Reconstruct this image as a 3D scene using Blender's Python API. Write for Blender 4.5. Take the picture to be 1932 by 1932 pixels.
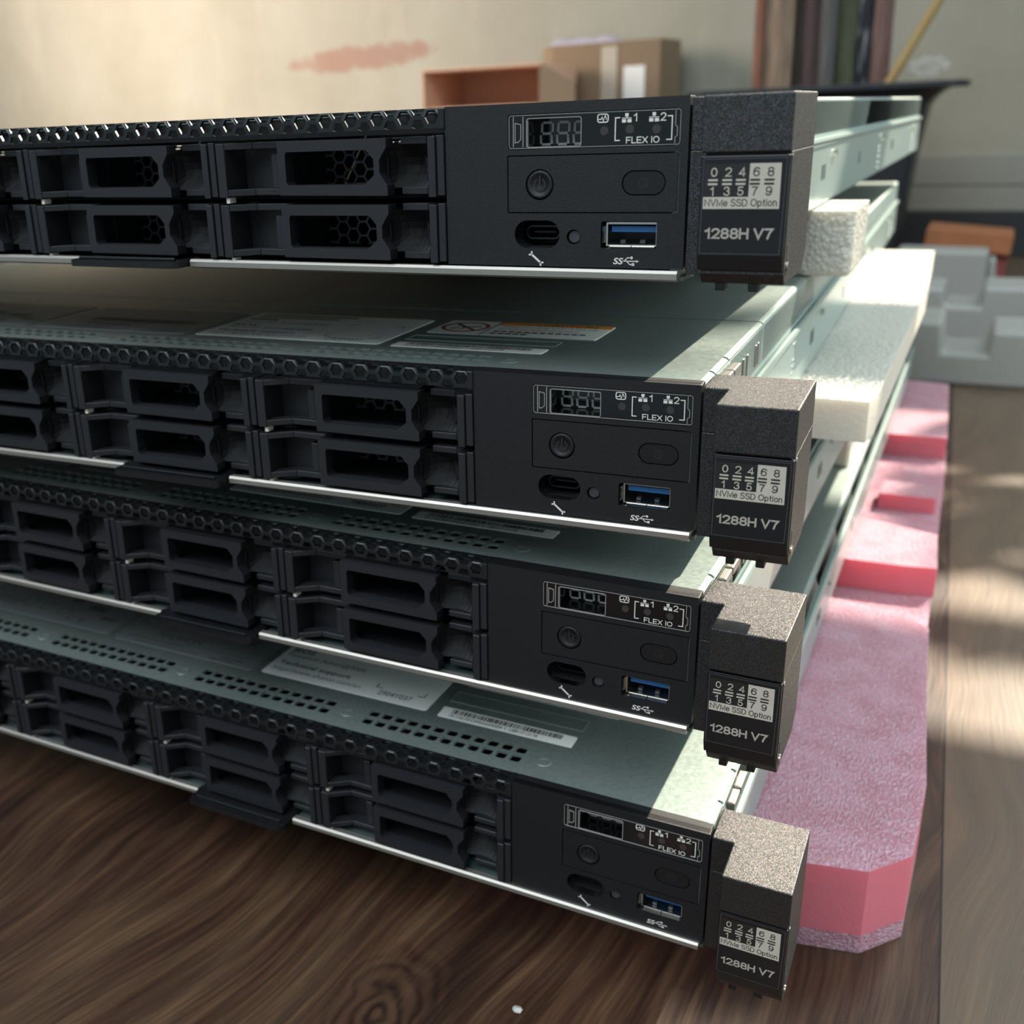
import bpy, bmesh, math, random
from mathutils import Matrix, Vector, Euler, noise

random.seed(7)
for o in list(bpy.data.objects):
    bpy.data.objects.remove(o, do_unlink=True)
scene = bpy.context.scene
COL = scene.collection
U = 0.00083            # one building unit in metres
FZ = -333.0            # floor height in building units, measured from the lens
PI = math.pi


def W(x, y, z):        # building units (lens at 0,0,0) -> world metres (floor at z = 0)
    return Vector((x * U, y * U, (z - FZ) * U))


# ------------------------------------------------------------------ camera
CR = ((0.8876072, 0.4590495, -0.0377758), (-0.4430038, 0.8283670, -0.3428639), (-0.1260993, 0.3210632, 0.9386253))
cam_data = bpy.data.cameras.new('camera')
cam = bpy.data.objects.new('camera', cam_data)
COL.objects.link(cam)
right, fwd, up = Vector(CR[0]), Vector(CR[1]), Vector(CR[2])
m = Matrix((right, up, -fwd)).transposed().to_4x4()
m.translation = W(0, 0, 0)
cam.matrix_world = m
cam_data.sensor_width = 36.0
cam_data.lens = 2025.69 / 1932 * 36.0
cam_data.shift_x = (966 - 772.8) / 1932
cam_data.clip_start = 0.02
cam_data.clip_end = 60
cam_data.dof.use_dof = True
cam_data.dof.focus_distance = 345 * U
cam_data.dof.aperture_fstop = 17.0
scene.camera = cam

# ------------------------------------------------------------------ light and exposure
scene.view_settings.view_transform = 'Standard'
scene.view_settings.look = 'None'
scene.view_settings.gamma = 1.0
scene.view_settings.use_curve_mapping = False
scene.view_settings.exposure = 0.0

world = bpy.data.worlds.new('daylight')
scene.world = world
world.use_nodes = True
wn = world.node_tree
bg = wn.nodes['Background']
bg.inputs['Color'].default_value = (0.62, 0.78, 0.86, 1)
bg.inputs['Strength'].default_value = 0.55

SUN_DIR = Vector((-0.40, -1.05, -1.0)).normalized()     # travel direction of the sunlight
sd = bpy.data.lights.new('sun', 'SUN')
sun = bpy.data.objects.new('sun', sd)
COL.objects.link(sun)
sd.energy = 13.0
sd.angle = math.radians(0.53)
sd.color = (1.0, 0.90, 0.73)
sun.rotation_euler = SUN_DIR.to_track_quat('-Z', 'Y').to_euler()


def area(name, loc, target, sx, sy, power, color, spread=180):
    l = bpy.data.lights.new(name, 'AREA')
    l.shape = 'RECTANGLE'
    l.size, l.size_y = sx, sy
    l.energy = power
    l.color = color
    l.spread = math.radians(spread)
    o = bpy.data.objects.new(name, l)
    COL.objects.link(o)
    o.location = loc
    o.rotation_euler = (Vector(target) - Vector(loc)).to_track_quat('-Z', 'Y').to_euler()
    return o


# added lamp at the left, brightens the plaster wall like side daylight
area('side_fill_light', (-2.6, 1.15, 1.0), (-1.6, 2.28, 0.42), 0.9, 1.1, 16, (1.0, 0.83, 0.70), 72)
# added soft fill lamp behind and above the camera
area('front_fill_light', (-0.55, -0.9, 1.9), (-0.25, 0.45, 0.15), 2.2, 1.6, 17, (0.86, 0.94, 1.0), 80)
# added fill lamp on the right, brightens the flanks and covers
area('right_fill_light', (1.7, 0.75, 0.95), (-0.1, 0.5, 0.2), 1.1, 1.1, 7.5, (0.84, 0.96, 0.95), 90)
# daylight through the window high in the back wall
area('back_window_light', (0.75, 2.24, 1.75), (-0.1, 0.5, 0.2), 0.9, 0.9, 18.0, (0.85, 0.95, 1.0))


# ------------------------------------------------------------------ materials
def lin(c):
    return tuple((v / 255 / 12.92) if v / 255 <= 0.04045 else ((v / 255 + 0.055) / 1.055) ** 2.4 for v in c) + (1.0,)


class Mat:
    def __init__(s, name, color=(128, 128, 128), rough=0.5, metal=0.0, spec=0.5):
        s.m = bpy.data.materials.new(name)
        s.m.use_nodes = True
        s.nt = s.m.node_tree
        s.b = s.nt.nodes['Principled BSDF']
        s.b.inputs['Base Color'].default_value = lin(color)
        s.b.inputs['Roughness'].default_value = rough
        s.b.inputs['Metallic'].default_value = metal
        s.b.inputs['Specular IOR Level'].default_value = spec
        s._co = None

    def node(s, t, **kw):
        n = s.nt.nodes.new(t)
        for k, v in kw.items():
            if k in n.inputs:
                n.inputs[k].default_value = v
            else:
                setattr(n, k, v)
        return n

    def link(s, a, b):
        s.nt.links.new(a, b)

    def co(s, scale=(1, 1, 1), loc=(0, 0, 0), rot=(0, 0, 0)):
        if s._co is None:
            s._co = s.node('ShaderNodeTexCoord').outputs['Object']
        mp = s.node('ShaderNodeMapping')
        mp.inputs['Scale'].default_value = scale
        mp.inputs['Location'].default_value = loc
        mp.inputs['Rotation'].default_value = rot
        s.link(s._co, mp.inputs['Vector'])
        return mp.outputs['Vector']

    def noise(s, vec, scale, detail=2, rough=0.5, dist=0.0):
        n = s.node('ShaderNodeTexNoise', Scale=scale, Detail=detail, Roughness=rough, Distortion=dist)
        s.link(vec, n.inputs['Vector'])
        return n.outputs['Fac']

    def ramp(s, fac, stops):
        r = s.node('ShaderNodeValToRGB')
        e = r.color_ramp.elements
        while len(e) < len(stops):
            e.new(0.5)
        for q, (p, c) in zip(e, stops):
            q.position = p
            q.color = c if len(c) == 4 else lin(c)
        s.link(fac, r.inputs['Fac'])
        return r.outputs['Color']

    def mix(s, fac, a, b, blend='MIX'):
        n = s.node('ShaderNodeMix', data_type='RGBA', blend_type=blend)
        ins = [i for i in n.inputs if i.type == 'RGBA']
        if hasattr(fac, 'links'):
            s.link(fac, n.inputs[0])
        else:
            n.inputs[0].default_value = fac
        for v, i in ((a, ins[0]), (b, ins[1])):
            if hasattr(v, 'links'):
                s.link(v, i)
            else:
                i.default_value = lin(v) if len(v) == 3 else v
        return [o for o in n.outputs if o.type == 'RGBA'][0]

    def math(s, op, a, b=0.0):
        n = s.node('ShaderNodeMath', operation=op)
        for v, i in ((a, n.inputs[0]), (b, n.inputs[1])):
            if hasattr(v, 'links'):
                s.link(v, i)
            else:
                i.default_value = v
        return n.outputs[0]

    def bump(s, h, strength=0.3, dist=0.001):
        n = s.node('ShaderNodeBump', Strength=strength, Distance=dist)
        s.link(h, n.inputs['Height'])
        s.link(n.outputs['Normal'], s.b.inputs['Normal'])

    def base(s, col):
        s.link(col, s.b.inputs['Base Color'])


M = {}
# galvanised sheet steel
g = Mat('galvanised_steel', (168, 180, 178), 0.38, 0.72)
v = g.co()
vo = g.node('ShaderNodeTexVoronoi', Scale=900.0)
g.link(v, vo.inputs['Vector'])
sp = g.ramp(vo.outputs['Color'], [(0.2, (150, 163, 158)), (0.8, (166, 178, 173))])
g.base(g.mix(0.6, (158, 171, 167), sp))
g.link(g.math('ADD', g.math('MULTIPLY', vo.outputs['Color'], 0.04), 0.35), g.b.inputs['Roughness'])
M['steel'] = g.m
g = Mat('polished_steel_side', (164, 180, 175), 0.3, 0.45)
M['side'] = g.m
g = Mat('brushed_flank_steel', (158, 174, 170), 0.40, 0.25)
M['flank'] = g.m
g = Mat('tray_floor_steel', (84, 98, 97), 0.5, 0.6)
M['trayfloor'] = g.m
g = Mat('bright_lip_steel', (158, 154, 147), 0.4, 0.8)
M['lip'] = g.m
g = Mat('rivet_steel', (190, 190, 184), 0.3, 0.9)
M['rivet'] = g.m
# black plastics
g = Mat('textured_black_plastic', (15, 16, 19), 0.5, 0.0, 0.4)
n = g.noise(g.co(), 5200, 2, 0.6)
g.bump(n, 0.5, 0.0002)
M['panel'] = g.m
g = Mat('glitter_black_ear_plastic', (10, 10, 9), 0.5, 0.0, 0.8)
vo = g.node('ShaderNodeTexVoronoi', Scale=6200.0)
g.link(g.co(), vo.inputs['Vector'])
ge = g.node('ShaderNodeNewGeometry')
def vmath(op, a, b):
    n = g.node('ShaderNodeVectorMath', operation=op)
    for q, i in ((a, n.inputs[0]), (b, n.inputs[1])):
        if hasattr(q, 'links'):
            g.link(q, i)
        else:
            i.default_value = q
    return n.outputs[0]
flake = vmath('MULTIPLY', vmath('SUBTRACT', vo.outputs['Color'], (0.5, 0.5, 0.5)), (0.48, 0.48, 0.48))
g.link(vmath('NORMALIZE', vmath('ADD', ge.outputs['Normal'], flake), (0, 0, 0)), g.b.inputs['Normal'])
g.link(g.mix(0.35, (255, 255, 255), vo.outputs['Color']), g.b.inputs['Specular Tint'])
M['ear'] = g.m
g = Mat('smooth_black_plastic', (14, 15, 17), 0.42, 0.0, 0.4)
M['black'] = g.m
g = Mat('drive_caddy_plastic', (27, 28, 31), 0.5, 0.0, 0.4)
M['caddy'] = g.m
g = Mat('black_honeycomb_steel', (20, 23, 25), 0.35, 0.1)
M['hood'] = g.m
g = Mat('grille_metal', (120, 122, 124), 0.45, 0.5)
M['grille'] = g.m
g = Mat('dark_interior', (12, 13, 15), 0.7)
M['dark'] = g.m
g = Mat('glossy_display_pane', (9, 10, 12), 0.12)
M['pane'] = g.m
g = Mat('clear_rim_highlight', (136, 134, 130), 0.25)
M['rim'] = g.m
g = Mat('led_segment', (190, 190, 186), 0.5)
M['seg'] = g.m
g = Mat('white_print', (206, 204, 196), 0.6)
M['print'] = g.m
g = Mat('dim_lens', (52, 48, 50), 0.3)
M['lens'] = g.m
g = Mat('faint_emboss', (52, 54, 58), 0.4)
M['emboss'] = g.m
g = Mat('faint_black_sign', (27, 28, 31), 0.45)
M['faint'] = g.m
g = Mat('usb_blue', (38, 104, 168), 0.4)
M['blue'] = g.m
g = Mat('chrome', (200, 196, 188), 0.25, 1.0)
M['chrome'] = g.m
g = Mat('cream_light_pipe', (214, 206, 194), 0.35)
M['pipe'] = g.m
g = Mat('silver_label_paper', (172, 166, 154), 0.5)
M['silverlabel'] = g.m
g = Mat('dark_label_film', (22, 22, 23), 0.45)
M['darklabel'] = g.m
g = Mat('white_label_paper', (240, 240, 235), 0.35)
M['label'] = g.m
g = Mat('grey_label_film', (128, 134, 134), 0.4, 0.3)
M['greylabel'] = g.m
g = Mat('black_ink', (22, 22, 24), 0.5)
M['ink'] = g.m
g = Mat('grey_ink', (86, 88, 90), 0.5)
M['greyink'] = g.m
g = Mat('orange_ink', (226, 140, 36), 0.5)
M['orange'] = g.m
g = Mat('red_ink', (150, 40, 44), 0.5)
M['red'] = g.m
g = Mat('model_grey_print', (152, 146, 138), 0.5)
M['model'] = g.m


# ------------------------------------------------------------------ mesh building
class MB:
    def __init__(s):
        s.v, s.f, s.mi = [], [], []

    def add(s, verts, faces, mi=0):
        b = len(s.v)
        s.v += [tuple(p) for p in verts]
        s.f += [tuple(b + i for i in f) for f in faces]
        s.mi += [mi] * len(faces)
        return s

    def box(s, x0, x1, y0, y1, z0, z1, mi=0):
        return s.add([(x0, y0, z0), (x1, y0, z0), (x1, y1, z0), (x0, y1, z0), (x0, y0, z1), (x1, y0, z1), (x1, y1, z1), (x0, y1, z1)],
                     [(0, 3, 2, 1), (4, 5, 6, 7), (0, 1, 5, 4), (1, 2, 6, 5), (2, 3, 7, 6), (3, 0, 4, 7)], mi)

    def prism(s, poly, mapf, a, b, mi=0):
        n = len(poly)
        vs = [mapf(p[0], p[1], a) for p in poly] + [mapf(p[0], p[1], b) for p in poly]
        fs = [tuple(range(n))[::-1], tuple(range(n, 2 * n))] + [(i, (i + 1) % n, n + (i + 1) % n, n + i) for i in range(n)]
        return s.add(vs, fs, mi)

    def disc(s, c, r, axis_map, a, b, n=28, mi=0, r2=None):
        r2 = r if r2 is None else r2
        vs = [axis_map(c[0] + r * math.cos(2 * PI * i / n), c[1] + r * math.sin(2 * PI * i / n), a) for i in range(n)]
        vs += [axis_map(c[0] + r2 * math.cos(2 * PI * i / n), c[1] + r2 * math.sin(2 * PI * i / n), b) for i in range(n)]
        fs = [tuple(range(n))[::-1], tuple(range(n, 2 * n))] + [(i, (i + 1) % n, n + (i + 1) % n, n + i) for i in range(n)]
        return s.add(vs, fs, mi)

    def loop_tube(s, loops, closed_ends=True, mi=0):       # list of rings with equal counts
        n = len(loops[0])
        vs = [p for l in loops for p in l]
        fs = []
        for k in range(len(loops) - 1):
            for i in range(n):
                fs.append((k * n + i, k * n + (i + 1) % n, (k + 1) * n + (i + 1) % n, (k + 1) * n + i))
        if closed_ends:
            fs.append(tuple(range(n))[::-1])
            fs.append(tuple((len(loops) - 1) * n + i for i in range(n)))
        return s.add(vs, fs, mi)

    def plate(s, outlines, mapf, a, b, mi=0):
        """filled 2D outlines (holes are inner loops), extruded from depth a to b"""
        cu = bpy.data.curves.new('tmp', 'CURVE')
        cu.dimensions = '2D'
        cu.fill_mode = 'BOTH'
        cu.extrude = 0.5
        for pts in outlines:
            sp = cu.splines.new('POLY')
            sp.points.add(len(pts) - 1)
            for q, p in zip(sp.points, pts):
                q.co = (p[0], p[1], 0, 1)
            sp.use_cyclic_u = True
        s._curve(cu, lambda x, y, z: mapf(x, y, a + (b - a) * (z + 0.5)), mi)
        return s

    def _curve(s, cu, fn, mi):
        ob = bpy.data.objects.new('tmp', cu)
        me = bpy.data.meshes.new_from_object(ob)
        s.add([fn(*v.co) for v in me.vertices], [tuple(p.vertices) for p in me.polygons], mi)
        bpy.data.objects.remove(ob)
        bpy.data.meshes.remove(me)
        bpy.data.curves.remove(cu)

    def text(s, body, mapf, u0, u1, v0, v1, d=0.0, bold=0.0, mi=0, flip=False):
        """flat lettering fitted into the box u0..u1, v0..v1"""
        cu = bpy.data.curves.new('tmp', 'FONT')
        cu.body = body
        cu.offset = bold
        cu.resolution_u = 3
        ob = bpy.data.objects.new('tmp', cu)
        me = bpy.data.meshes.new_from_object(ob)
        xs = [v.co.x for v in me.vertices]
        ys = [v.co.y for v in me.vertices]
        if xs:
            x0, x1, y0, y1 = min(xs), max(xs), min(ys), max(ys)
            fx = (u1 - u0) / max(x1 - x0, 1e-6)
            fy = (v1 - v0) / max(y1 - y0, 1e-6)
            s.add([mapf(u0 + (v.co.x - x0) * fx, v0 + (v.co.y - y0) * fy, d) for v in me.vertices],
                  [tuple(p.vertices) for p in me.polygons], mi)
        bpy.data.objects.remove(ob)
        bpy.data.meshes.remove(me)
        bpy.data.curves.remove(cu)
        return s

    def letters(s, body, mapf, u0, u1, v0, v1, d=0.0, w=0.12, mi=0):
        """grotesque stroke lettering fitted between u0..u1, cap height v0..v1; w = stroke width / cap height"""
        x, runs = 0.0, []
        for chx in body:
            if chx == ' ':
                x += 0.30
                continue
            wd, strokes = GLYPH[chx]
            runs.append((x, strokes))
            x += wd + 0.19
        tot = x - 0.19 + w
        fx, fy = (u1 - u0) / tot, (v1 - v0)
        hw = w / 2
        for x, strokes in runs:
            for ks, st in enumerate(strokes):
                pts = [((x + hw + p[0]) * fx + u0, (hw + p[1] * (1 - w)) * fy + v0) for p in st]
                flat(s, stroke(pts, w * fy), mapf, d - 0.012 * ks, mi)
        return s

    def obj(s, name, mats, parent=None, bevel=0.0, smooth=False, origin=(0, 0, 0), seg=2):
        me = bpy.data.meshes.new(name)
        ox, oy, oz = origin
        me.from_pydata([((x - ox) * U, (y - oy) * U, (z - oz) * U) for x, y, z in s.v], [], s.f)
        bm = bmesh.new()
        bm.from_mesh(me)
        bmesh.ops.recalc_face_normals(bm, faces=bm.faces)
        bm.to_mesh(me)
        bm.free()
        if not isinstance(mats, (list, tuple)):
            mats = [mats]
        for k in mats:
            me.materials.append(M[k])
        for p, i in zip(me.polygons, s.mi):
            p.material_index = i
        if smooth:
            for p in me.polygons:
                p.use_smooth = True
        o = bpy.data.objects.new(name, me)
        COL.objects.link(o)
        if bevel:
            b = o.modifiers.new('bevel', 'BEVEL')
            b.width = bevel * U
            b.segments = seg
            b.limit_method = 'ANGLE'
            b.angle_limit = math.radians(40)
        if parent:
            o.parent = parent
        return o


def XZ(u, v, d):       # front-facing plane: u = x, v = z, depth = y
    return (u, d, v)


def XY(u, v, d):       # lying plane: u = x, v = y, height = d
    return (u, v, d)


def YZ(u, v, d):       # side plane
    return (d, u, v)


def rect(u0, u1, v0, v1):
    return [(u0, v0), (u1, v0), (u1, v1), (u0, v1)]


def rrect(u0, u1, v0, v1, r, n=5):
    pts = []
    for cx, cy, a0 in ((u1 - r, v1 - r, 0), (u0 + r, v1 - r, 90), (u0 + r, v0 + r, 180), (u1 - r, v0 + r, 270)):
        for i in range(n + 1):
            a = math.radians(a0 + 90 * i / n)
            pts.append((cx + r * math.cos(a), cy + r * math.sin(a)))
    return pts


def circ(cx, cy, r, n=24):
    return [(cx + r * math.cos(2 * PI * i / n), cy + r * math.sin(2 * PI * i / n)) for i in range(n)]


def stroke(pts, w):    # mitred ribbon along a path (closed if the ends meet), as quads that share their joints
    P = [p for k, p in enumerate(pts) if k == 0 or math.hypot(p[0] - pts[k - 1][0], p[1] - pts[k - 1][1]) > 1e-6]
    n = len(P)
    closed = n > 3 and math.hypot(P[0][0] - P[-1][0], P[0][1] - P[-1][1]) < 1e-4
    L, R = [], []
    for k in range(n):
        a = P[k - 1] if k > 0 else (P[n - 2] if closed else None)
        c = P[k + 1] if k < n - 1 else (P[1] if closed else None)
        ds = []
        for p, q in ((a, P[k]), (P[k], c)):
            if p is not None and q is not None:
                l = math.hypot(q[0] - p[0], q[1] - p[1]) or 1
                ds.append(((q[0] - p[0]) / l, (q[1] - p[1]) / l))
        x, y = P[k]
        if len(ds) == 1:
            d = ds[0]
            e = w / 2 * (-1 if a is None else 1)
            x, y = x + d[0] * e, y + d[1] * e
            nx, ny, k2 = -d[1], d[0], 1.0
        else:
            nx, ny = -(ds[0][1] + ds[1][1]), ds[0][0] + ds[1][0]
            l = math.hypot(nx, ny)
            if l < 1e-3:
                nx, ny, k2 = -ds[0][1], ds[0][0], 1.0
            else:
                nx, ny = nx / l, ny / l
                k2 = min(2.2, 1 / max(0.2, nx * -ds[0][1] + ny * ds[0][0]))
        L.append((x + nx * w / 2 * k2, y + ny * w / 2 * k2))
        R.append((x - nx * w / 2 * k2, y - ny * w / 2 * k2))
    return [[L[k], R[k], R[k + 1], L[k + 1]] for k in range(n - 1)]


def flat(mb, polys, mapf, d, mi=0):
    for p in polys:
        mb.add([mapf(u, v, d) for u, v in p], [tuple(range(len(p)))], mi)


def arc(cx, cy, rx, ry, a0, a1, n=12):
    return [(cx + rx * math.cos(math.radians(a0 + (a1 - a0) * i / n)), cy + ry * math.sin(math.radians(a0 + (a1 - a0) * i / n))) for i in range(n + 1)]


S_ = arc(0.25, 0.76, 0.24, 0.24, 20, 270, 12) + arc(0.25, 0.26, 0.26, 0.26, 90, -160, 12)
GLYPH = {
    '0': (0.48, [arc(0.24, 0.5, 0.24, 0.5, 0, 360, 24)]),
    '1': (0.30, [[(0.0, 0.76), (0.12, 0.82), (0.24, 1.0), (0.24, 0.0)]]),
    '2': (0.48, [arc(0.24, 0.74, 0.24, 0.26, 170, -20, 12) + [(0.38, 0.46), (0.0, 0.0), (0.48, 0.0)]]),
    '3': (0.48, [arc(0.23, 0.76, 0.22, 0.24, 165, -75, 12), arc(0.23, 0.27, 0.25, 0.27, 80, -165, 12)]),
    '4': (0.50, [[(0.5, 0.26), (0.0, 0.26), (0.38, 1.0), (0.38, 0.0)]]),
    '5': (0.48, [[(0.44, 1.0), (0.08, 1.0), (0.03, 0.5)] + arc(0.23, 0.32, 0.25, 0.32, 135, -160, 12)]),
    '6': (0.48, [arc(0.24, 0.31, 0.24, 0.31, 0, 360, 20), arc(0.28, 0.5, 0.28, 0.5, 40, 195, 12)]),
    '7': (0.48, [[(0.0, 1.0), (0.48, 1.0), (0.28, 0.55), (0.17, 0.0)]]),
    '8': (0.48, [arc(0.24, 0.76, 0.21, 0.24, 0, 360, 20), arc(0.24, 0.27, 0.24, 0.27, 0, 360, 20)]),
    '9': (0.48, [arc(0.24, 0.69, 0.24, 0.31, 0, 360, 20), arc(0.20, 0.5, 0.28, 0.5, -140, 15, 12)]),
    'N': (0.56, [[(0, 0), (0, 1), (0.56, 0), (0.56, 1)]]),
    'V': (0.58, [[(0, 1), (0.29, 0), (0.58, 1)]]),
    'M': (0.64, [[(0, 0), (0, 1), (0.32, 0.08), (0.64, 1), (0.64, 0)]]),
    'e': (0.42, [[(0.0, 0.36), (0.42, 0.36)] + arc(0.21, 0.35, 0.21, 0.35, 0, 320, 16)]),
    'S': (0.50, [S_]),
    'D': (0.56, [[(0, 0), (0, 1)] + arc(0.2, 0.5, 0.36, 0.5, 90, -90, 14) + [(0, 0)]]),
    'O': (0.64, [arc(0.32, 0.5, 0.32, 0.5, 0, 360, 28)]),
    'p': (0.42, [[(0, -0.28), (0, 0.7)], arc(0.21, 0.35, 0.21, 0.35, 0, 360, 18)]),
    't': (0.22, [[(0.1, 0.92), (0.1, 0.1), (0.22, 0.02)], [(0.0, 0.68), (0.22, 0.68)]]),
    'i': (0.04, [[(0.02, 0.0), (0.02, 0.7)], [(0.02, 0.92), (0.02, 0.97)]]),
    'o': (0.42, [arc(0.21, 0.35, 0.21, 0.35, 0, 360, 18)]),
    'n': (0.36, [[(0, 0), (0, 0.7)], [(0, 0.4)] + arc(0.18, 0.48, 0.18, 0.22, 160, 0, 8) + [(0.36, 0)]]),
    'F': (0.46, [[(0, 0), (0, 1), (0.46, 1)], [(0, 0.5), (0.4, 0.5)]]),
    'L': (0.42, [[(0, 1), (0, 0), (0.42, 0)]]),
    'E': (0.46, [[(0.46, 0), (0, 0), (0, 1), (0.46, 1)], [(0, 0.5), (0.42, 0.5)]]),
    'X': (0.54, [[(0, 0), (0.54, 1)], [(0, 1), (0.54, 0)]]),
    'I': (0.04, [[(0.02, 0), (0.02, 1)]]),
    'H': (0.54, [[(0, 0), (0, 1)], [(0.54, 0), (0.54, 1)], [(0, 0.52), (0.54, 0.52)]]),
}


def tag(o, label=None, cat=None, group=None, kind=None):
    if label:
        o['label'] = label
    if cat:
        o['category'] = cat
    if group:
        o['group'] = group
    if kind:
        o['kind'] = kind
    return o


def empty(name, loc, parent=None):
    o = bpy.data.objects.new(name, None)
    o.empty_display_size = 0.02
    COL.objects.link(o)
    o.location = loc
    if parent:
        o.parent = parent
    return o


def kids(o):
    return [c for c in bpy.data.objects if c.parent == o]


def copy_tree(o, parent=None):
    c = o.copy()
    COL.objects.link(c)
    c.parent = parent
    for ch in kids(o):
        copy_tree(ch, c)
    return c


# ------------------------------------------------------------------ setting: floor, back wall, skirting, window
g = Mat('wood_look_floor', (96, 74, 58), 0.42, 0.0, 0.4)
v0 = g.co(scale=(1 / U, 1 / U, 1 / U))                     # building units
# slow sideways drift of the grain
nz = g.node('ShaderNodeTexNoise', Scale=0.0042, Detail=1.0)
g.link(v0, nz.inputs['Vector'])
sub = g.node('ShaderNodeVectorMath', operation='SUBTRACT')
g.link(nz.outputs['Color'], sub.inputs[0])
sub.inputs[1].default_value = (0.5, 0.5, 0.5)
mul = g.node('ShaderNodeVectorMath', operation='MULTIPLY')
g.link(sub.outputs[0], mul.inputs[0])
mul.inputs[1].default_value = (110, 0, 0)
addv = g.node('ShaderNodeVectorMath', operation='ADD')
g.link(v0, addv.inputs[0])
g.link(mul.outputs[0], addv.inputs[1])
vw = addv.outputs[0]


def grain(scale, detail, rough, sy):
    mp = g.node('ShaderNodeMapping')
    mp.inputs['Scale'].default_value = (1, sy, 1)
    mp.inputs['Rotation'].default_value = (0, 0, math.radians(1.8))
    g.link(vw, mp.inputs['Vector'])
    return g.noise(mp.outputs['Vector'], scale, detail, rough)


fine = grain(0.42, 3, 0.65, 0.045)
mid = grain(0.11, 3, 0.6, 0.06)
big = grain(0.016, 2, 0.5, 0.22)
c1 = g.ramp(mid, [(0.30, (50, 34, 28)), (0.45, (92, 66, 52)), (0.58, (124, 98, 76)), (0.75, (156, 130, 104))])
c2 = g.ramp(big, [(0.36, (44, 28, 26)), (0.52, (110, 80, 62)), (0.68, (150, 128, 100))])
c = g.mix(0.45, c1, c2)
c3 = g.ramp(fine, [(0.33, (62, 52, 48)), (0.5, (128, 128, 128)), (0.68, (184, 178, 170))])
c = g.mix(0.62, c, c3, 'OVERLAY')
# knot with rings
sx = g.node('ShaderNodeSeparateXYZ')
g.link(v0, sx.inputs[0])
kd = g.node('ShaderNodeVectorMath', operation='DISTANCE')
mp = g.node('ShaderNodeMapping')
mp.inputs['Scale'].default_value = (1, 0.55, 1)
g.link(v0, mp.inputs['Vector'])
g.link(mp.outputs[0], kd.inputs[0])
kd.inputs[1].default_value = (-176, 284 * 0.55, 0)
wob = g.noise(v0, 0.05, 2)
dist = g.math('ADD', kd.outputs['Value'], g.math('MULTIPLY', wob, 14))
ring = g.math('SINE', g.math('MULTIPLY', dist, 1.1))
ringc = g.ramp(g.math('ADD', g.math('MULTIPLY', ring, 0.5), 0.5), [(0.0, (40, 27, 22)), (0.5, (88, 64, 50)), (1.0, (104, 80, 62))])
fall = g.ramp(g.math('DIVIDE', dist, 40), [(0.3, (255, 255, 255)), (0.9, (0, 0, 0))])
c = g.mix(g.math('MULTIPLY', fall, 0.75), c, ringc)
# the plank right of the seam is greyer and paler; narrow dark seam
lean = g.math('ADD', sx.outputs['X'], g.math('MULTIPLY', sx.outputs['Y'], 0.0313))
seamx = g.math('SUBTRACT', lean, 33.9)
step = g.math('GREATER_THAN', seamx, 0.0)
pale = g.mix(0.42, c, (164, 150, 130))
c = g.mix(step, c, pale)
sabs = g.math('ABSOLUTE', seamx)
seam = g.math('LESS_THAN', sabs, 0.55)
c = g.mix(seam, c, (40, 32, 28))
c = g.mix(1.0, c, (194, 184, 177), 'MULTIPLY')
g.base(c)
g.link(g.math('ADD', g.math('MULTIPLY', fine, 0.25), 0.32), g.b.inputs['Roughness'])
g.bump(g.math('ADD', fine, g.math('MULTIPLY', seam, -2.0)), 0.25, 0.0004)
M['floor'] = g.m

g = Mat('plaster_wall', (206, 196, 178), 0.9, 0.0, 0.2)
v = g.co(scale=(1 / U, 1, 1 / U))
n1 = g.noise(v, 0.004, 4, 0.6)
col = g.ramp(n1, [(0.3, (156, 153, 138)), (0.5, (163, 160, 146)), (0.7, (168, 166, 153))])
# worn greyish-red scrape with a soft ragged edge
sx = g.node('ShaderNodeSeparateXYZ')
g.link(v, sx.inputs[0])
rag = g.noise(v, 0.02, 4, 0.6)
dx = g.math('DIVIDE', g.math('ADD', sx.outputs['X'], 1560), 240)
slope = g.math('MULTIPLY', g.math('ADD', sx.outputs['X'], 1560), -0.05)
dz = g.math('DIVIDE', g.math('ADD', g.math('SUBTRACT', sx.outputs['Z'], 163 - FZ), slope), 34)
rr = g.math('ADD', g.math('POWER', g.math('ABSOLUTE', dx), 2.0), g.math('POWER', g.math('ABSOLUTE', dz), 2.0))
rr = g.math('ADD', rr, g.math('MULTIPLY', g.math('SUBTRACT', rag, 0.5), 2.6))
msk = g.ramp(rr, [(0.5, (255, 255, 255)), (1.15, (0, 0, 0))])
col = g.mix(g.math('MULTIPLY', msk, 0.7), col, (150, 112, 100))
# pale runs of filler
run = g.noise(g.co(scale=(1 / U * 0.011, 1, 1 / U * 0.0028)), 1.0, 2, 0.5)
col = g.mix(g.ramp(run, [(0.6, (0, 0, 0)), (0.68, (70, 70, 70))]), col, (228, 220, 204))
g.base(col)
g.bump(n1, 0.15, 0.002)
M['wall'] = g.m
g = Mat('dark_skirting', (44, 46, 50), 0.6)
M['skirting'] = g.m
g = Mat('grey_wall_tile', (150, 150, 140), 0.5)
M['tile'] = g.m
g = Mat('window_frame_paint', (220, 218, 212), 0.5)
M['frame'] = g.m

b = MB()
b.box(-5200, 1900, -500, 2900, FZ - 30, FZ)
tag(b.obj('floor', 'floor', origin=(0, 0, FZ)), kind='structure')
bpy.data.objects['floor'].location = (0, 0, 0)

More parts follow.
